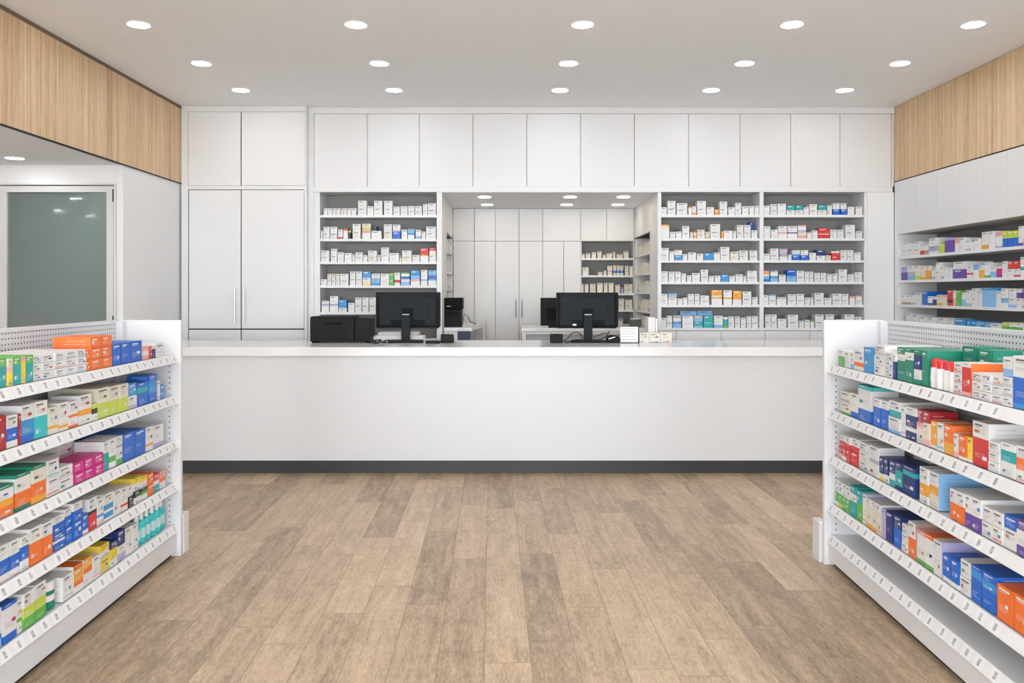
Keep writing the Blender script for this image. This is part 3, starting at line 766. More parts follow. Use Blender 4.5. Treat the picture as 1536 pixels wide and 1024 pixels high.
row(fR, RLIP[1], [(130,185,122,'C6G1|C'),(186,229,130,'W7B2'),(230,301,196,'t1W5B3'),(312,352,152,'W3B7',{'d':.2}),(353,392,156,'W3B7',{'d':.2}),(393,457,176,'W4L1|W3T2',{'d':.24}),(459,488,162,'W'),(489,548,178,'W2N3W1N2'),
 (549,583,186,'k1C3|D',{'hs':[.62,.38],'d':.12}),(584,620,190,'C5k2|D',{'hs':[.66,.34],'d':.12}),(622,658,150,'A7W1'),(660,697,154,'W'),(698,745,162,'O6A4'),(749,775,128,'W6k2'),(777,818,136,'O7W1'),(820,846,136,'Y8W1'),
 (848,938,244,'W4R7',{'d':.19}),(940,1001,168,W(3),{'d':.2}),(1004,1082,186,'W2T3W4',{'d':.24}),(1085,1170,200,'W3O3W3',{'d':.24}),
 (750,822,225,'W|W',{'back':.14,'d':.12,'side':'S'})], A, gr('second'), 'products on the right gondola second shelf', **kw)
row(fR, RLIP[2], [(124,140,130,'R4k3|W2R2'),(142,164,136,'R4W2|W2R2'),(166,190,142,'R|W3R2'),(192,228,150,'R|W3R2'),(230,286,152,'W|W|W'),(288,340,164,'W3S1W3'),
 (343,367,128,'N5W1Y1'),(369,394,132,'N4W2'),(396,430,138,'N4W2T2'),(432,469,148,'N2T4N1'),(471,540,156,'N1T1N4',{'d':.18}),
 (565,613,196,'W4A3W2',{'d':.26}),(615,668,200,'W3A2C3',{'d':.26,'side':'L'}),
 (365,440,190,'W|W',{'back':.14,'d':.12}),(442,520,200,'W|W',{'back':.14,'d':.12})], A, gr('third'), 'products on the right gondola third shelf', **kw)
row(fR, RLIP[2], [(670,705,150,'W4O5',{'d':.22}),(706,745,156,'W4O5',{'d':.22}),(746,780,162,'W5P4',{'d':.22}),(781,828,168,'W5P4',{'d':.24}),(830,881,152,W(2),{'d':.24}),(883,935,160,W(2),{'d':.24}),
 (937,1005,170,'W3W1|B',{'d':.22,'hs':[.6,.4]}),(1006,1090,184,'P2W3P2',{'d':.22})], B, gr('third').replace('shelf','shelf, nearer half'), 'products on the right gondola third shelf', **kw)
row(fR, RLIP[3], [(95,112,128,'G5W2|W'),(114,131,130,'G5y2|W'),(133,151,132,'G|W'),(153,170,134,'G|W'),(172,203,152,'T2W2T4'),(205,230,152,'T3G4'),(232,250,150,'W',{'d':.24,'side':'p'}),
 (251,277,142,'W2C5A1'),(279,303,148,'W2C5A1'),(305,329,152,'W2C6'),(331,349,146,'p'),(351,385,150,'N',{'d':.24}),(387,425,156,'N2B3',{'d':.24}),(426,458,140,W(3)),
 (460,500,176,'W4O5',{'d':.24,'side':'b'}),(503,545,164,'k1W6G1',{'d':.24}),(546,589,174,'O1W6G1',{'d':.24}),(591,633,178,'W',{'d':.26,'side':'p'}),(635,676,136,'B5W1'),(678,718,140,'B5W1'),
 (720,775,172,W(2),{'d':.24}),(777,830,180,'B1q2B6',{'d':.24}),(832,902,190,'B2q2B5',{'d':.24}),(906,985,178,'O',{'d':.18}),(987,1080,188,'O',{'d':.18})], B, gr('fourth'), 'products on the right gondola fourth shelf', **kw)
# ---- right wall shelves
fW = Face(XR+.002, 8.7, -math.pi/2)
A = (5.689, 1330.0)
E = ('back corner', 'picture edge')
kw = dict(kind='medicine_carton', ends=E, detail=1, inset=.03, maxd=.38, depth=.16)
wr = lambda r: f'{r} shelf, right wall'
row(fW, WZ[0], [(105,149,124,'W|W'),(150,195,124,'W|S1W3'),(200,258,120,'W|W'),(259,290,95,'W3R2'),(291,324,95,'W3b2'),(326,411,138,'p2W1|W',{'d':.25}),(413,465,82,'y'),(468,547,126,'p1P5',{'d':.1}),(549,590,120,'k2W3'),(592,635,118,'W'),(638,689,95,'W4S1'),(691,714,92,'T1W5'),(716,775,100,'W'),(778,832,148,'W6A2'),(834,892,150,'W'),(895,950,140,'k2W4p1'),(955,997,138,'y3B4'),(998,1040,138,'y3B4'),(1041,1084,138,'y3B4'),(1086,1130,170,'W5P1'),(1132,1200,172,'W4p2')], A, wr('top'), 'boxes on the right wall shelves', **kw)
row(fW, WZ[1], [(98,150,112,'p2P3'),(151,209,122,'W3S2L2'),(213,259,122,'C5y2'),(260,302,116,'C4A1'),(303,345,116,'C2A4'),(350,388,100,'W3S1'),(390,424,145,'W|W'),(426,458,104,'W3S1'),(460,494,100,'W'),(496,530,98,'W'),(535,648,146,'P|W',{'d':.25,'hs':[.55,.45]}),(650,700,108,'W4R1W2'),(702,755,118,'L2W3'),(757,799,112,'W2A3'),(801,847,130,'W5G1'),(849,901,86,'W2L3'),(903,945,96,'W1M3P1'),(948,994,136,'W'),(996,1050,136,'W|R'),(1051,1105,138,'W3R1|R'),(1108,1150,168,'W3T1W2'),(1152,1210,170,'T1W5')], A, wr('second'), 'boxes on the right wall shelves', **kw)
row(fW, WZ[2], [(105,140,80,'W3b1'),(141,175,80,'W3b1'),(176,214,80,'W3S1'),(216,268,102,'W'),(270,319,116,'B',{'d':.25}),(321,360,76,'W3N1'),(361,398,76,'W1N2'),(399,440,92,'C3A1'),(442,485,94,'k1C3'),(487,535,134,'R3K1R1'),(537,562,132,'W2k2'),(565,603,134,'G'),(608,640,118,'W2L2'),(642,689,138,'W4S1'),(691,745,158,'W|W'),(750,782,138,'W'),(784,898,166,'q1L6',{'d':.1}),(900,940,138,'W'),(943,1005,164,'L1W1|W'),(1007,1070,164,'W2L1|W'),(1072,1115,164,'W|W2P3'),(1117,1175,164,'W2S1|P')], A, wr('third'), 'boxes on the right wall shelves', **kw)
row(fW, WZ[3], [(135,190,138,'W'),(192,243,132,'W2S1'),(250,310,118,'W'),(312,400,122,'W'),(402,490,122,'W'),(497,544,128,'W'),(546,640,126,'q2L3'),(655,690,120,'q'),(692,727,120,'q'),(729,764,122,'L'),(766,801,122,'q'),(803,852,120,'L3W2'),(855,950,118,'W'),(955,1005,138,'y1G3'),(1007,1058,138,'W1G3'),(1060,1120,138,'W1G3'),(1122,1190,140,'W')], A, wr('fourth'), 'boxes on the right wall shelves', **kw)
# ---- shelves left of the opening
fB = Face(0, YB, 0)
A = (4.877, 460.0); E = ('left', 'right')
kw = dict(kind='medicine_carton', ends=E, detail=1, inset=.02, maxd=.32, depth=.11)
bl = lambda r: f'{r} shelf left of opening'
row(fB, LZ[0], [(120,150,50,'W'),(152,183,50,'W'),(186,210,50,'W'),(212,240,50,'W'),(242,265,50,'C'),(266,290,50,'W'),(292,320,50,'W'),(322,362,52,'W'),(370,437,108,'W|W'),(440,487,66,'W'),(488,552,106,'W|W'),(562,627,106,'W|W'),(630,680,64,'W|W'),(683,738,66,'W|W'),(740,788,68,'W|W'),(790,843,68,'W|W'),(848,882,82,'W|W'),(884,945,88,'W|W')], A, bl('top'), 'cartons left of the opening', **kw)
row(fB, LZ[1], [(100,115,62,'W'),(117,165,90,'W|W'),(167,220,90,'W|W'),(225,262,70,'W4R1'),(263,300,76,'R1W4'),(304,320,62,'y1K3'),(332,393,110,'c|W'),(402,467,112,'k1W3|C2y1k1'),(470,545,58,'W'),(560,623,108,'C|W'),(625,685,106,'B|W3p1'),(690,735,68,'W'),(737,787,74,'L2q1W2'),(793,835,66,'W2L1'),(838,868,54,'W'),(870,945,92,'W|W'),(470,496,100,'N1T3',{'back':.14})], A, bl('second'), 'cartons left of the opening', **kw)
row(fB, LZ[2], [(100,163,84,'W|W'),(173,220,96,'W|W'),(222,270,70,'W'),(273,328,64,'W'),(330,350,54,'W'),(352,410,70,'W|W'),(412,442,48,'W'),(445,512,82,'C|W'),(514,537,50,'W'),(540,600,106,'W|W'),(602,675,64,'W'),(677,691,50,'G2W3'),(693,767,84,'C|W'),(770,825,50,'W'),(828,890,100,'O1W4|R',{'hs':[.55,.45]}),(893,945,102,'W|R2C3')], A, bl('third'), 'cartons left of the opening', **kw)
row(fB, LZ[3], [(100,145,46,'W'),(147,178,86,'W|C'),(179,208,86,'W|C'),(210,238,86,'W|C'),(240,303,86,'W|W'),(312,355,104,'W|W'),(357,403,104,'W|W'),(405,468,104,'W4Y1|q',{'hs':[.55,.45]}),(470,535,88,'L2q1|W',{'hs':[.6,.4]}),(537,602,86,'W'),(603,635,90,'G|y1G3'),(638,683,94,'W5R2W2'),(687,753,96,'W2L3|G1W2B2'),(757,828,110,'k1W2|q3L2',{'hs':[.42,.58]}),(832,883,114,'L1W3|W',{'hs':[.4,.6]}),(887,948,112,'q1W3|L3B2',{'hs':[.45,.55]})], A, bl('fourth'), 'cartons left of the opening', **kw)
row(fB, LZ[4], [(105,162,84,'p1W4|W',{'hs':[.7,.3]}),(165,228,118,'p1W4|W'),(230,290,90,'W|q',{'hs':[.35,.65]}),(300,348,68,'W'),(350,400,106,'W|W'),(403,452,108,'W|W'),(455,510,108,'W|W')], A, bl('lowest'), 'cartons left of the opening', **kw)
# ---- shelves right of the opening
A = (4.267, 980.0)
ba = lambda r: f'{r} shelf, bay right of opening'
bb = lambda r: f'{r} shelf, far right bay'
g1, g2 = 'cartons in the left bay right of the opening', 'cartons in the far right bay'
row(fB, RZ[0], [(52,90,50,'W'),(93,147,92,'W|W'),(152,222,76,'W|W'),(228,250,54,'A1W4'),(252,278,56,'W3A1'),(283,342,90,'W|W'),(345,392,50,'W'),(395,425,36,'A'),(427,478,86,'W|W'),(483,527,50,'W'),(528,568,78,'W|W'),(572,615,56,'W'),(618,650,58,'W'),(652,680,58,'W')], A, ba('top'), g1, **kw)
row(fB, RZ[1], [(52,105,88,'A1C2W5'),(108,145,42,'W'),(147,185,44,'W'),(187,235,80,'W|W'),(240,258,42,'W'),(260,280,44,'O1W1A2'),(282,335,56,'W|C'),(337,365,42,'C4A1'),(368,433,92,'W|W'),(437,452,46,'A'),(455,512,50,'W'),(514,535,46,'W'),(538,582,86,'W|W'),(584,628,86,'W|W'),(632,672,52,'W'),(645,670,110,'B',{'back':.14})], A, ba('second'), g1, **kw)
row(fB, RZ[2], [(52,103,80,'W|W'),(105,137,58,'W'),(138,188,66,'q|W'),(190,222,40,'W'),(225,278,50,'W'),(282,325,42,'W'),(327,388,46,'q'),(390,432,50,'W'),(433,492,86,'W|W'),(495,550,56,'C'),(553,612,64,'W|W'),(620,672,64,'W|W')], A, ba('third'), g1, **kw)
row(fB, RZ[3], [(52,97,68,'W|W'),(100,140,66,'W|W'),(142,180,66,'W|W'),(182,213,54,'W'),(217,248,42,'W'),(250,302,56,'W'),(307,355,78,'W|W'),(358,393,38,'W'),(396,435,40,'W'),(437,488,46,'q'),(490,528,38,'W'),(530,578,48,'W'),(580,600,36,'W'),(605,670,72,'W|W')], A, ba('fourth'), g1, **kw)
row(fB, RZ[4], [(52,95,70,'W|W'),(97,155,74,'W|L1S1',{'hs':[.6,.4]}),(157,190,40,'W'),(192,222,46,'W'),(225,265,70,'W|W'),(267,300,70,'W|W'),(303,362,60,'W|W'),(375,445,96,'A1W5|A3C1'),(452,508,94,'A1W4|W'),(513,570,90,'A1W3|A'),(575,633,86,'W|W'),(636,673,50,'W')], A, ba('fifth'), g1, **kw)
row(fB, RZ[5], [(52,87,64,'W'),(88,125,78,'W|W'),(128,182,82,'q1L2|S1W1'),(187,260,76,'W'),(262,322,78,'T2L1|S1L1'),(324,387,78,'t1T2|T'),(390,450,78,'W3L1'),(452,480,70,'W1T3G1'),(482,522,74,'W|W'),(525,560,74,'W|W'),(563,597,66,'W'),(600,632,74,'W|W'),(634,675,76,'W|W'),(190,300,105,'L',{'back':.13}),(302,400,108,'L',{'back':.13})], A, ba('lowest'), g1, **kw)
row(fB, RZ[0], [(710,750,60,'W'),(753,798,70,'W|W'),(800,855,72,'W'),(858,912,62,'W|T'),(914,965,62,'W|T'),(967,1003,50,'W'),(1005,1055,70,'W|W'),(1058,1115,64,'W|T'),(1118,1150,62,'W|W'),(1155,1200,76,'B|W'),(1205,1245,76,'B|W'),(1250,1293,52,'W'),(1300,1343,54,'W')], A, bb('top'), g2, **kw)
row(fB, RZ[1], [(712,755,78,'W'),(757,802,56,'W'),(803,862,80,'k1W3|W'),(864,928,80,'P1W4|W'),(930,985,86,'W2k2|k1W2p1'),(988,1020,40,'k1W4'),(1022,1058,52,'W'),(1060,1133,66,'k1R3|R'),(1137,1180,56,'W|W'),(1182,1225,56,'W|W'),(1235,1298,88,'W|W'),(1303,1343,46,'W'),(1320,1342,72,'P',{'back':.14})], A, bb('second'), g2, **kw)
row(fB, RZ[2], [(710,750,42,'W'),(753,808,76,'W|W'),(812,865,76,'b1W2|p1k1L1'),(868,890,38,'W'),(893,945,66,'B|W2L1'),(948,1000,66,'B|W'),(1003,1048,48,'W'),(1050,1105,68,'W|N',{'hs':[.45,.55]}),(1107,1142,32,'C'),(1145,1198,60,'R|W2R3'),(1202,1245,66,'W|W'),(1247,1288,66,'W|W'),(1290,1335,50,'W')], A, bb('third'), g2, **kw)
row(fB, RZ[3], [(708,748,72,'L1B1|k1A1W1'),(752,803,74,'q1L2|p1W2'),(808,852,46,'W'),(858,920,76,'L|B'),(922,972,72,'W|W'),(974,1002,66,'W|W'),(1004,1030,66,'W|W'),(1035,1073,58,'W|W'),(1075,1113,58,'W|W'),(1117,1150,50,'W'),(1152,1185,52,'W'),(1190,1248,80,'W|W'),(1250,1292,50,'W|W'),(1295,1343,62,'W|W')], A, bb('fourth'), g2, **kw)
row(fB, RZ[4], [(708,742,62,'W'),(744,790,68,'W|L1W2'),(793,857,50,'S1W3'),(865,920,68,'W|W'),(922,972,70,'W|W'),(974,1008,46,'W'),(1010,1030,46,'W'),(1037,1097,76,'W|W'),(1100,1147,44,'W'),(1152,1213,72,'W|W'),(1215,1257,70,'W|W'),(1262,1300,56,'k1W3'),(1302,1343,60,'W|k1W2')], A, bb('fifth'), g2, **kw)
row(fB, RZ[5], [(720,757,86,'W|W'),(758,797,86,'W|W'),(800,857,58,'W'),(865,933,84,'W|W'),(937,970,46,'W'),(972,1007,50,'W'),(1010,1035,46,'G1W4'),(1040,1098,86,'W|W'),(1107,1163,86,'W|W'),(1170,1228,56,'W2P1'),(1230,1295,86,'W|W'),(1297,1340,70,'W')], A, bb('lowest'), g2, **kw)
# ---- back room, small in the picture
fC = Face(0, YBR, 0); A = (3.938, 660.0)
kw = dict(kind='medicine_carton', ends=('left','right'), detail=1, inset=.02, maxd=.33, depth=.12)
br = lambda r: f'{r} shelf of back room wall'
g3 = 'cartons on the back room wall shelves'
row(fC, BRZ[0], [(834,856,24,'C'),(862,890,28,'C'),(896,924,34,'C'),(930,957,40,'C'),(962,982,18,'C'),(986,1018,28,'C'),(1022,1037,36,'C'),(1044,1080,22,'C'),(1086,1116,40,'C')], A, br('top'), g3, **kw)
row(fC, BRZ[1], [(842,880,48,'C2W1'),(934,962,20,'C'),(968,985,28,'C'),(990,1020,56,'k1C2|C'),(1024,1043,58,'B1C1|C'),(1045,1064,58,'B1C1|C'),(1066,1085,58,'B1C1|C'),(1092,1116,56,'C|C'),(1120,1140,54,'C')], A, br('second'), g3, **kw)
row(fC, BRZ[2], [(833,850,54,'C'),(855,878,54,'C'),(886,922,56,'C|C'),(928,964,60,'C'),(968,992,60,'C'),(996,1028,60,'C'),(1036,1066,50,'C'),(1070,1085,34,'p'),(1090,1140,54,'C|C')], A, br('third'), g3, **kw)
row(fC, BRZ[3], [(1056,1090,66,'C|C'),(1094,1138,60,'C|C'),(1000,1050,50,'C')], A, br('fourth'), g3, **kw)
row(fC, BRZ[4], [(1052,1084,34,'p1C1')], A, br('lowest'), g3, **kw)
fS = Face(xrw+.002, YBR, -math.pi/2)
A = (1.0, 0.0)
for i, z in enumerate(SZ):
    xs = [953.5, 955.5, 957.8, 960, 962.5, 965, 968, 971, 974]
    row(fS, z, [(xs[k]+.2, xs[k+1]-.2, random.choice((11, 14, 17)), random.choice(('C','C','W','C3p1','C|C')), {'d': .15}) for k in range(8)], A, f'{["top","second","third","fourth","lowest"][i]} side shelf of back room', 'cartons on the back room side shelves', kind='medicine_carton', ends=('far end','near end'), detail=0, inset=.02, maxd=.3)
fT = Face(xlw-.002, 9.49, math.pi/2)
for i, z in enumerate([2.0,1.76,1.56,1.35,1.15]):
    y = 9.52
    its = []
    while y < 10.32:
        wv = random.uniform(.08, .14)
        its.append((VX+xlw*F/y, VX+xlw*F/(y+wv), random.choice((12,15,18)), random.choice(('C','W','C2S1'))))
        y += wv+.012
    row(fT, z, its, A, f'{["top","second","third","fourth","lowest"][i]} left side shelf of back room', 'cartons on the back room left side shelves', kind='medicine_carton', ends=('near end','far end'), detail=0, inset=.02, maxd=.3, depth=.15)

# labels and objects
def posword(j, n, ends):
    a, b = j, n-1-j
    if a <= b: return ('nearest ' + ends[0]) if a == 0 and ends[0] not in ('left','right') else (f'leftmost' if a == 0 and ends[0]=='left' else f'{ordw[a+1]} from {ends[0]}')
    return ('nearest ' + ends[1]) if b == 0 and ends[1] not in ('left','right') else (f'rightmost' if b == 0 and ends[1]=='right' else f'{ordw[b+1]} from {ends[1]}')
NOUN = {'medicine_box':'box','medicine_carton':'carton','lotion_bottle':'bottle','capped_bottle':'bottle','medicine_jar':'tub'}
CAT = {'medicine_box':'medicine box','medicine_carton':'medicine box','lotion_bottle':'bottle','capped_bottle':'bottle','medicine_jar':'tub'}
bc = {}
for d in ALL:
    if d['back']:
        key = d['where']; 
        bc.setdefault(key, []); uid = (round(d['x'],3), round(d['y'],3))
        # a back-row column counts once
        if not bc[key] or d['k'] == 0: bc[key].append(1)
        d['j'] = len(bc[key])-1
def label(d):
    st = ''
    if d['ns'] == 2: st = ('lower ', 'upper ')[d['k']]
    elif d['ns'] == 3: st = ('lowest ', 'middle ', 'topmost ')[d['k']]
    elif d['ns'] == 4: st = ('lowest ', 'second-lowest ', 'third-up ', 'topmost ')[d['k']]
    n = NOUN[d['kind']]
    if d['back']:
        return f"{st}{cname(d['spec'])} {n}, {('first','second','third')[d['j']]} behind the front row, {d['where']}"
    return f"{st}{cname(d['spec'])} {n}, {posword(d['j'], d['nf'], d['ends'])}, {d['where']}"
mats = {'medicine_box': M_CARD, 'medicine_carton': M_CARD, 'lotion_bottle': M_PLAST, 'capped_bottle': M_PLAST, 'medicine_jar': M_PLAST}
cart = sorted([d for d in ALL if d['kind'] == 'medicine_carton'], key=lambda d: -d['big'])
single = set(id(d) for d in cart[:300])
rest = MB()
for d in ALL:
    if d['kind'] == 'medicine_carton' and id(d) not in single:
        c, s = math.cos(d['rz']), math.sin(d['rz'])
        xf = lambda p, c=c, s=s, d=d: (d['x']+p[0]*c-p[1]*s, d['y']+p[0]*s+p[1]*c, p[2])
        carton(rest, d['w'], d['d'], d['h'], d['spec'], d['side'], d['detail'], 0, 0, d['z'], xf)
        continue
    if d['kind'] in ('lotion_bottle', 'capped_bottle', 'medicine_jar'):
        if d['kind'] == 'medicine_jar':
            mb = MB(); r = d['w']/2*.96; L = parse(d['spec']); g, wt = PAL['g'][:3], PAL['W'][:3]
            h = d['h']; mb.lathe([(r*.95,0),(r,.003),(r,h*.35),(r,h*.62),(r,h*.72),(r,h-.003),(r*.95,h)], 22, 0, d['w']/2, [wt if d['k'] else g, g, wt if d['k'] else g, wt, wt, wt])
        else: mb = bottle_mesh(d['w'], d['h'], d['spec'])
        o = mb.build(d['kind'], M_PLAST)
        for p in o.data.polygons: p.use_smooth = len(p.vertices) == 4
    else:
        mb = MB(); carton(mb, d['w'], d['d'], d['h'], d['spec'], d['side'], d['detail'])
        o = mb.build(d['kind'], M_CARD)
    o.location = (d['x'], d['y'], d['z']); o.rotation_euler = (0, 0, d['rz'])
    tag(o, label(d), CAT[d['kind']], d['group'])
ro = rest.build('medicine_cartons', M_CARD); ro['kind'] = 'stuff'
ro['label'] = 'remaining small cartons among the dispensary and back room shelves'; ro['category'] = 'medicine boxes'

# ------------------------------------------------------------------ things on the counter
def monitor(label, pxc, y, zt, zb, pw, ztable, base_px, neck_px, sticker=True, group=None):
    """seen from behind"""
    w = pw*y/F; cx = PX(pxc, y)
    t = thing('computer_monitor', label, 'monitor', (cx, y, ztable), 0, group)
    h = zt-zb; z0 = zb-ztable; hw = w/2
    # front bezel (away from camera) and rear shell with chamfered shoulders and a lowered corner
    MB().prism_y([(-hw, z0+.012), (-hw+.01, z0), (hw-.022, z0), (hw, z0+.02), (hw, z0+h-.004), (hw-.004, z0+h), (-hw+.004, z0+h), (-hw, z0+h-.004)], .004, .030).build('screen_housing', M_BLACK, t, .002)
    sh = MB(); i = 0
    a = (hw*.97, h*.03); b = (hw*1.02, h*.10)
    v = [(-a[0], .004, z0+a[1]), (a[0], .004, z0+a[1]), (a[0], .004, z0+h-a[1]), (-a[0], .004, z0+h-a[1]),
         (-b[0]*.86, -.028, z0+h*.09), (b[0]*.84, -.028, z0+h*.09), (b[0]*.84, -.028, z0+h*.88), (-b[0]*.86, -.028, z0+h*.88)]
    sh.v = v; sh.f = [(4,5,6,7),(0,1,5,4),(1,2,6,5),(2,3,7,6),(3,0,4,7),(3,2,1,0)]; sh.c = [(1,1,1)]*6
    sh.build('rear_shell', M_CHARC, t, .004, 2)
    box('port_recess', M_BLACK2, -.52*hw, .54*hw, -.030, -.0285, z0+h*.10, z0+h*.24, t)
    box('mount_recess', M_BLACK2, -.17*hw, .17*hw, -.0305, -.0285, z0+h*.24, z0+h*.56, t)
    vt = MB()
    for k in range(6): vt.box(.60*hw, .68*hw, -.0295, -.0284, z0+h*(.34+.06*k), z0+h*(.355+.06*k))
    vt.build('vent', M_BLACK2, t)
    na, nb = (neck_px[0]-pxc)*y/F, (neck_px[1]-pxc)*y/F
    nk = MB().prism_x([(-.052, .012), (-.030, .012), (-.030, z0+h*.42), (-.048, z0+h*.42), (-.055, z0+h*.38)], na, nb).build('neck', M_CHARC, t, .003)
    box('hinge_cap', M_STEELG, na+.008, nb-.008, -.0562, -.0555, z0+h*.375, z0+h*.40, nk)
    ba_, bb_ = (base_px[0]-pxc)*y/F, (base_px[1]-pxc)*y/F
    MB().prism([(ba_, -.10), (bb_, -.10), (bb_-.02, .07), (ba_+.02, .07)], 0, .022).build('foot', M_BLACK, t, .005)
    if sticker: MB().box(-.48*hw, -.36*hw, -.0312, -.0302, z0+h*.08, z0+h*.13).build('label', M_SHELF, t)
    return t
ym = 7.62
monitor('black monitor seen from behind on the counter beside the printer', 612, ym, PZ(438,ym), PZ(492.4,ym), 97, CT, (584,637), (603,616), False)
monitor('black monitor seen from behind on the counter, right of the opening centre', 881, ym, PZ(438.5,ym), PZ(492.4,ym), 93, CT, (855,907), (875,888), True)
# second-room monitor, seen from behind
tm = thing('computer_monitor', 'dark monitor on back room desk, half hidden behind the counter monitor', 'monitor', (PX(836,9.45), 9.45, 1.12))
MB().box(-.19, .19, 0, .03, .02, PZ(446.5,9.45)-1.12).build('screen_housing', M_BLACK, tm, .004)
box('rear_recess', M_BLACK2, -.12, .14, -.004, -.0005, .08, .22, tm); box('vent', M_CHARC, -.13, .14, -.004, -.0005, .235, .25, tm)
box('foot', M_BLACK, -.1, .1, -.06, .09, 0, .0195, tm)

# printer on the counter
yp = 7.52
pl, pr, psx = PX(465,yp), PX(554.5,yp), PX(531,yp); cxp = (pl+pr)/2
t = thing('printer', 'squat black printer on the counter left of the monitor', 'printer', (cxp, yp, CT)); hz = PZ(476,yp)-CT
MB().box(pl-cxp, psx-cxp-.001, 0, .30, .012, hz).build('body', M_BLACK, t, .004)
MB().box(psx-cxp, pr-cxp, .015, .30, .012, hz-.006).build('side_module', M_BLACK, t, .006)
box('lid', M_CHARC, pl-cxp+.004, psx-cxp-.006, .01, .29, hz+.0003, hz+.008, t, .003)
box('paper_slot', M_BLACK2, PX(485,yp)-cxp, PX(513.5,yp)-cxp, -.003, .0, hz-.065, hz-.045, t)
box('panel_line', M_BLACK2, PX(519,yp)-cxp, PX(519.6,yp)-cxp, -.0015, .0, .02, hz-.12, t)
box('button_strip', M_CHARC, PX(520.5,yp)-cxp, PX(529,yp)-cxp, -.003, .0, .045, .10, t)
for k in (0,1): box('rubber_foot', M_BLACK2, (pl if k==0 else pr-.05)-cxp+.01, (pl if k==0 else pr-.05)-cxp+.04, .02, .28, 0, .0118, t)

# card terminals: boxy black readers
def terminal(label, pa, pb, pt, y):
    a, b = PX(pa,y), PX(pb,y); c = (a+b)/2; h = PZ(pt,y)-CT
    t = thing('card_reader', label, 'card reader', (c, y, CT)); w = (b-a)/2
    MB().prism_x([(0,0),(.11,0),(.11,h*.55),(.03,h),(.0,h*.92)], -w, w).build('body', M_BLACK, t, .006)
    s = MB(); s.quad((-w*.7,.0355,h*.975),(w*.7,.0355,h*.975),(w*.7,.085,h*.72),(-w*.7,.085,h*.72)); s.build('keypad', M_CHARC, t)
terminal('small boxy black card reader right of the printer-side monitor', 661, 680, 501, 7.5)
terminal('small boxy black card reader left of the second counter monitor', 825.5, 844.5, 500.5, 7.5)
# low black cradle beside reader, and phone-like rounded device
tag(box('keyboard', M_BLACK, PX(638,7.42), PX(660,7.42), 7.42, 7.52, CT+.0003, CT+.022, None, .006), 'low black keyboard end between monitor foot and left card reader', 'keyboard')
t = thing('barcode_scanner', 'rounded black handheld scanner lying right of the second monitor foot', 'scanner', (PX(920.5,7.5), 7.5, CT))
w = PX(931,7.5)-PX(910,7.5)
MB().prism_y([(-w/2, .0), (w*.42, .0), (w/2, .02), (w*.48, .045), (w*.30, .062), (-w*.1, .070), (-w*.45, .058), (-w/2, .03)], 0, .08).build('head', M_BLACK, t, .008)
MB().prism_y([(-w*.35, .035), (w*.1, .052), (w*.12, .058), (-w*.35, .041)], -.003, -.0005).build('grip_line', M_METAL, t)
# cables
def cable(label, pts, r=.004):
    # smooth through points
    P = [Vector(p) for p in pts]; out = []
    for i in range(len(P)-1):
        p0, p1, p2, p3 = P[max(i-1,0)], P[i], P[i+1], P[min(i+2,len(P)-1)]
        for k in range(8):
            s = k/8
            out.append(.5*((2*p1)+(-p0+p2)*s+(2*p0-5*p1+4*p2-p3)*s*s+(-p0+3*p1-3*p2+p3)*s**3))
    out.append(P[-1])
    o = MB().tube([tuple(p) for p in out], r, 6).build('cable', M_RUBBER, None, smooth=True)
    tag(o, label, 'cable'); return o
def q(px, y, dz_): return (PX(px,y), y, CT+dz_)
cable('tangled black cable heaped between the printer and left monitor foot', [q(556,7.45,.006),q(561,7.44,.03),q(566,7.46,.006),q(570,7.43,.035),q(574,7.45,.007),q(579,7.47,.028),q(577,7.43,.006),q(571,7.42,.020),q(565,7.43,.032),q(560,7.42,.006),q(568,7.41,.007),q(582,7.44,.03),q(586,7.50,.012)], .006)
cable('black cable lying from the left monitor foot toward the printer', [q(553,7.40,.008),q(560,7.39,.012),q(566,7.385,.006),q(575,7.39,.018),q(582,7.38,.006)], .005)
cable('looped black cable hanging under the second counter monitor', [q(846,7.52,.02),q(852,7.54,.045),q(858,7.56,.085),q(868,7.57,.09),q(874,7.575,.035),q(862,7.46,.03),q(852,7.45,.02),q(846,7.44,.028),q(850,7.43,.006),q(856,7.43,.018)], .0045)
cable('black cable looping from second monitor to the scanner', [q(889,7.47,.05),q(897,7.46,.07),q(905,7.47,.09),q(912,7.55,.085),q(914,7.62,.10),q(909,7.64,.05),q(900,7.60,.03),q(890,7.47,.035)], .004)
# papers behind the left monitor
t = thing('paper_stack', 'untidy stack of white papers on counter behind the left monitor', 'papers', (PX(600,7.75), 7.75, CT))
box('lower_sheets', M_SHELF, -.26, .22, -.02, .17, .0003, .05, t); box('upper_sheets', M_CARC, -.20, .17, -.03, .15, .0505, .085, t)
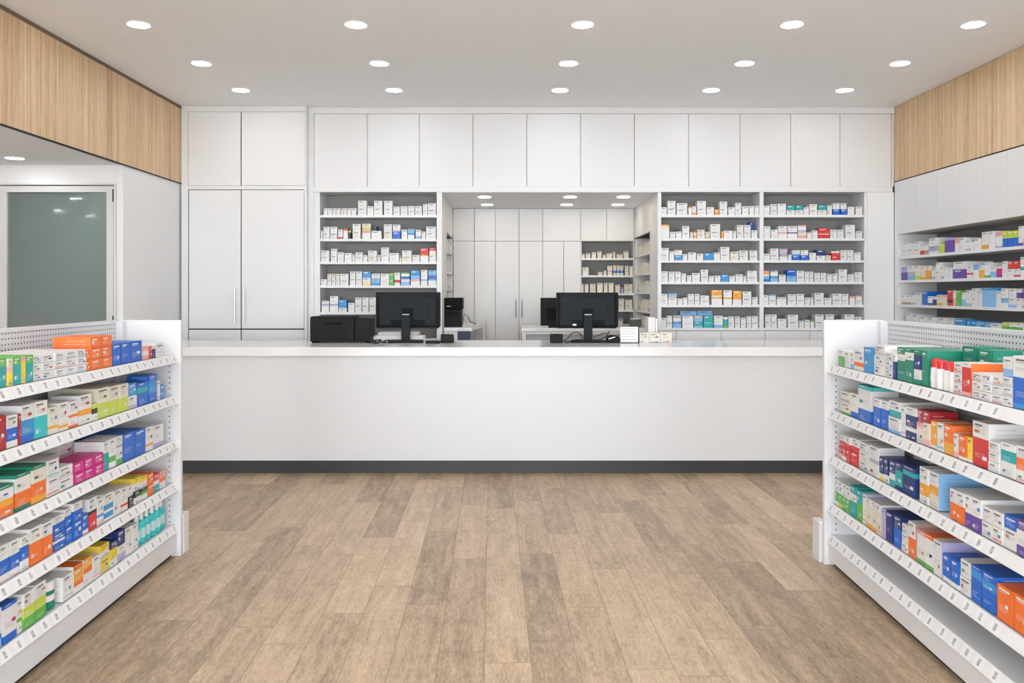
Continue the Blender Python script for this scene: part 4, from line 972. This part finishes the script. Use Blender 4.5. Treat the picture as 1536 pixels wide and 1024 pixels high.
# card display with text, tan carton row, white file box
t = thing('notice_stand', 'white printed notice card propped between the scanner and tan cartons', 'sign', (PX(944,7.5), 7.5, CT))
w = (PX(957.5,7.5)-PX(931,7.5))/2; h = PZ(490,7.5)-CT
nt = MB(); nt.box(-w, w, .004, .008, .006, h, (.80,.81,.82))
for k in range(5):
    zt = h*.9-k*.024; nt.quad((-w*.8,.0034,zt-.004),(w*(.75-.25*(k%2)),.0034,zt-.004),(w*(.75-.25*(k%2)),.0034,zt),(-w*.8,.0034,zt),(.30,.34,.42))
nt.build('card', M_CARD, t)
box('stand_edge', M_BLACK, w+.0005, w+.008, .0, .03, 0, h*.97, t); box('foot', M_BLACK, -w, w+.008, -.01, .05, 0, .0055, t)
for k, (a, b, lab) in enumerate(((959.3,973.2,'left'),(973.6,990.5,'middle'),(991,1007.5,'right'))):
    mb = MB(); ww = PX(b,7.5)-PX(a,7.5); carton(mb, ww, .09, PZ(499,7.5)-CT-(.004 if k==1 else 0), 'C5c3', None, 2)
    o = mb.build('tan_carton', M_CARD); o.location = ((PX(a,7.5)+PX(b,7.5))/2, 7.5, CT); tag(o, f'{lab} pale tan carton of the three in a row at the right of the counter', 'medicine box', 'tan cartons on the counter')
t = thing('file_box', 'upright white file box standing behind the tan cartons', 'file box', (PX(979,7.85), 7.85, CT))
box('body', M_SHELF, PX(972.5,7.72)-PX(979,7.85), PX(983,7.72)-PX(979,7.85), -.13, .05, 0, PZ(476,7.72)-CT, t, .002)
box('side_flap', M_METAL, PX(983.5,7.72)-PX(979,7.85), PX(986,7.72)-PX(979,7.85), -.13, .05, 0, PZ(478,7.72)-CT, t, .001)
t = thing('desk_organiser', 'dark green organiser with papers on back room desk beside side shelves', 'organiser', (PX(954,9.5), 9.5, 1.12))
box('box_body', new_mat('olive_plastic', (.06,.08,.05), .5), -.06, .06, 0, .1, 0, .09, t, .004); box('papers', M_SHELF, -.05, .05, .01, .09, .0905, .10, t)
# back room printer on the left desk
t = thing('printer', 'tall black printer on the back room desk at the left', 'printer', (PX(679,9.1), 9.1, dz))
hz = PZ(446.5,9.1)-dz; a, b = PX(665.5,9.1)-PX(679,9.1), PX(693.5,9.1)-PX(679,9.1)
MB().box(a, b-.01, 0, .3, .0, hz*.60).build('body', M_BLACK, t, .004)
MB().box(a, b, -.005, .3, hz*.605, hz).build('scanner_lid', M_BLACK2, t, .006)
box('paper_slot', M_BLACK2, a+.03, b-.04, -.003, -.0005, hz*.42, hz*.50, t); box('handle_line', M_METAL, a+.03, a+.08, -.007, -.0055, hz*.70, hz*.715, t)
def cable2():
    y = 9.7
    pts = [(PX(694,y),y,dz+.04),(PX(697,y),y,dz+.13),(PX(702,y),y,dz+.09),(PX(706,y),y,dz+.03),(PX(712,y),y,dz+.02),(PX(714,y),y-.05,dz+.006)]
    o = MB().tube(pts, .005, 6).build('cable', M_RUBBER); tag(o, 'loose cable rising beside the tall printer on the back room desk', 'cable')
cable2()

# ------------------------------------------------------------------ light
world = bpy.data.worlds.new('World'); sc.world = world; world.use_nodes = True
bg = world.node_tree.nodes['Background']; bg.inputs['Color'].default_value = (.88,.94,1.0,1); bg.inputs['Strength'].default_value = 11.5
struct(box('ground', laminate('pale_paving', (.78,.78,.77), .8), -30, 30, -30, YF-.13, -.12, -.02))
for x in (-2.5, 1.55-.0):
    pass
la = bpy.data.lights.new('window_portal', 'AREA'); la.shape = 'RECTANGLE'; la.size = 8.1; la.size_y = 2.75; la.cycles.is_portal = True
lo = bpy.data.objects.new('window_portal', la); C.objects.link(lo); lo.location = (-.5, YF+.02, 1.45); lo.rotation_euler = (math.radians(90), 0, 0)

# ------------------------------------------------------------------ camera
cd = bpy.data.cameras.new('camera'); cam = bpy.data.objects.new('camera', cd); C.objects.link(cam)
cd.sensor_width = 36; cd.lens = F/1536*36; cam.location = (0, 0, EYE); cam.rotation_euler = (math.radians(90), 0, 0)
cd.shift_x = (768-VX)/1536; cd.shift_y = -(512-HY)/1536
cd.clip_start = .05; cd.clip_end = 200
sc.camera = cam
sc.view_settings.view_transform = 'Standard'; sc.view_settings.look = 'None'; sc.view_settings.gamma = 1; sc.view_settings.use_curve_mapping = False
sc.view_settings.exposure = 0.14
sc.cycles.max_bounces = 10; sc.cycles.diffuse_bounces = 6; sc.cycles.caustics_reflective = False; sc.cycles.caustics_refractive = False
sc.cycles.sample_clamp_indirect = 6
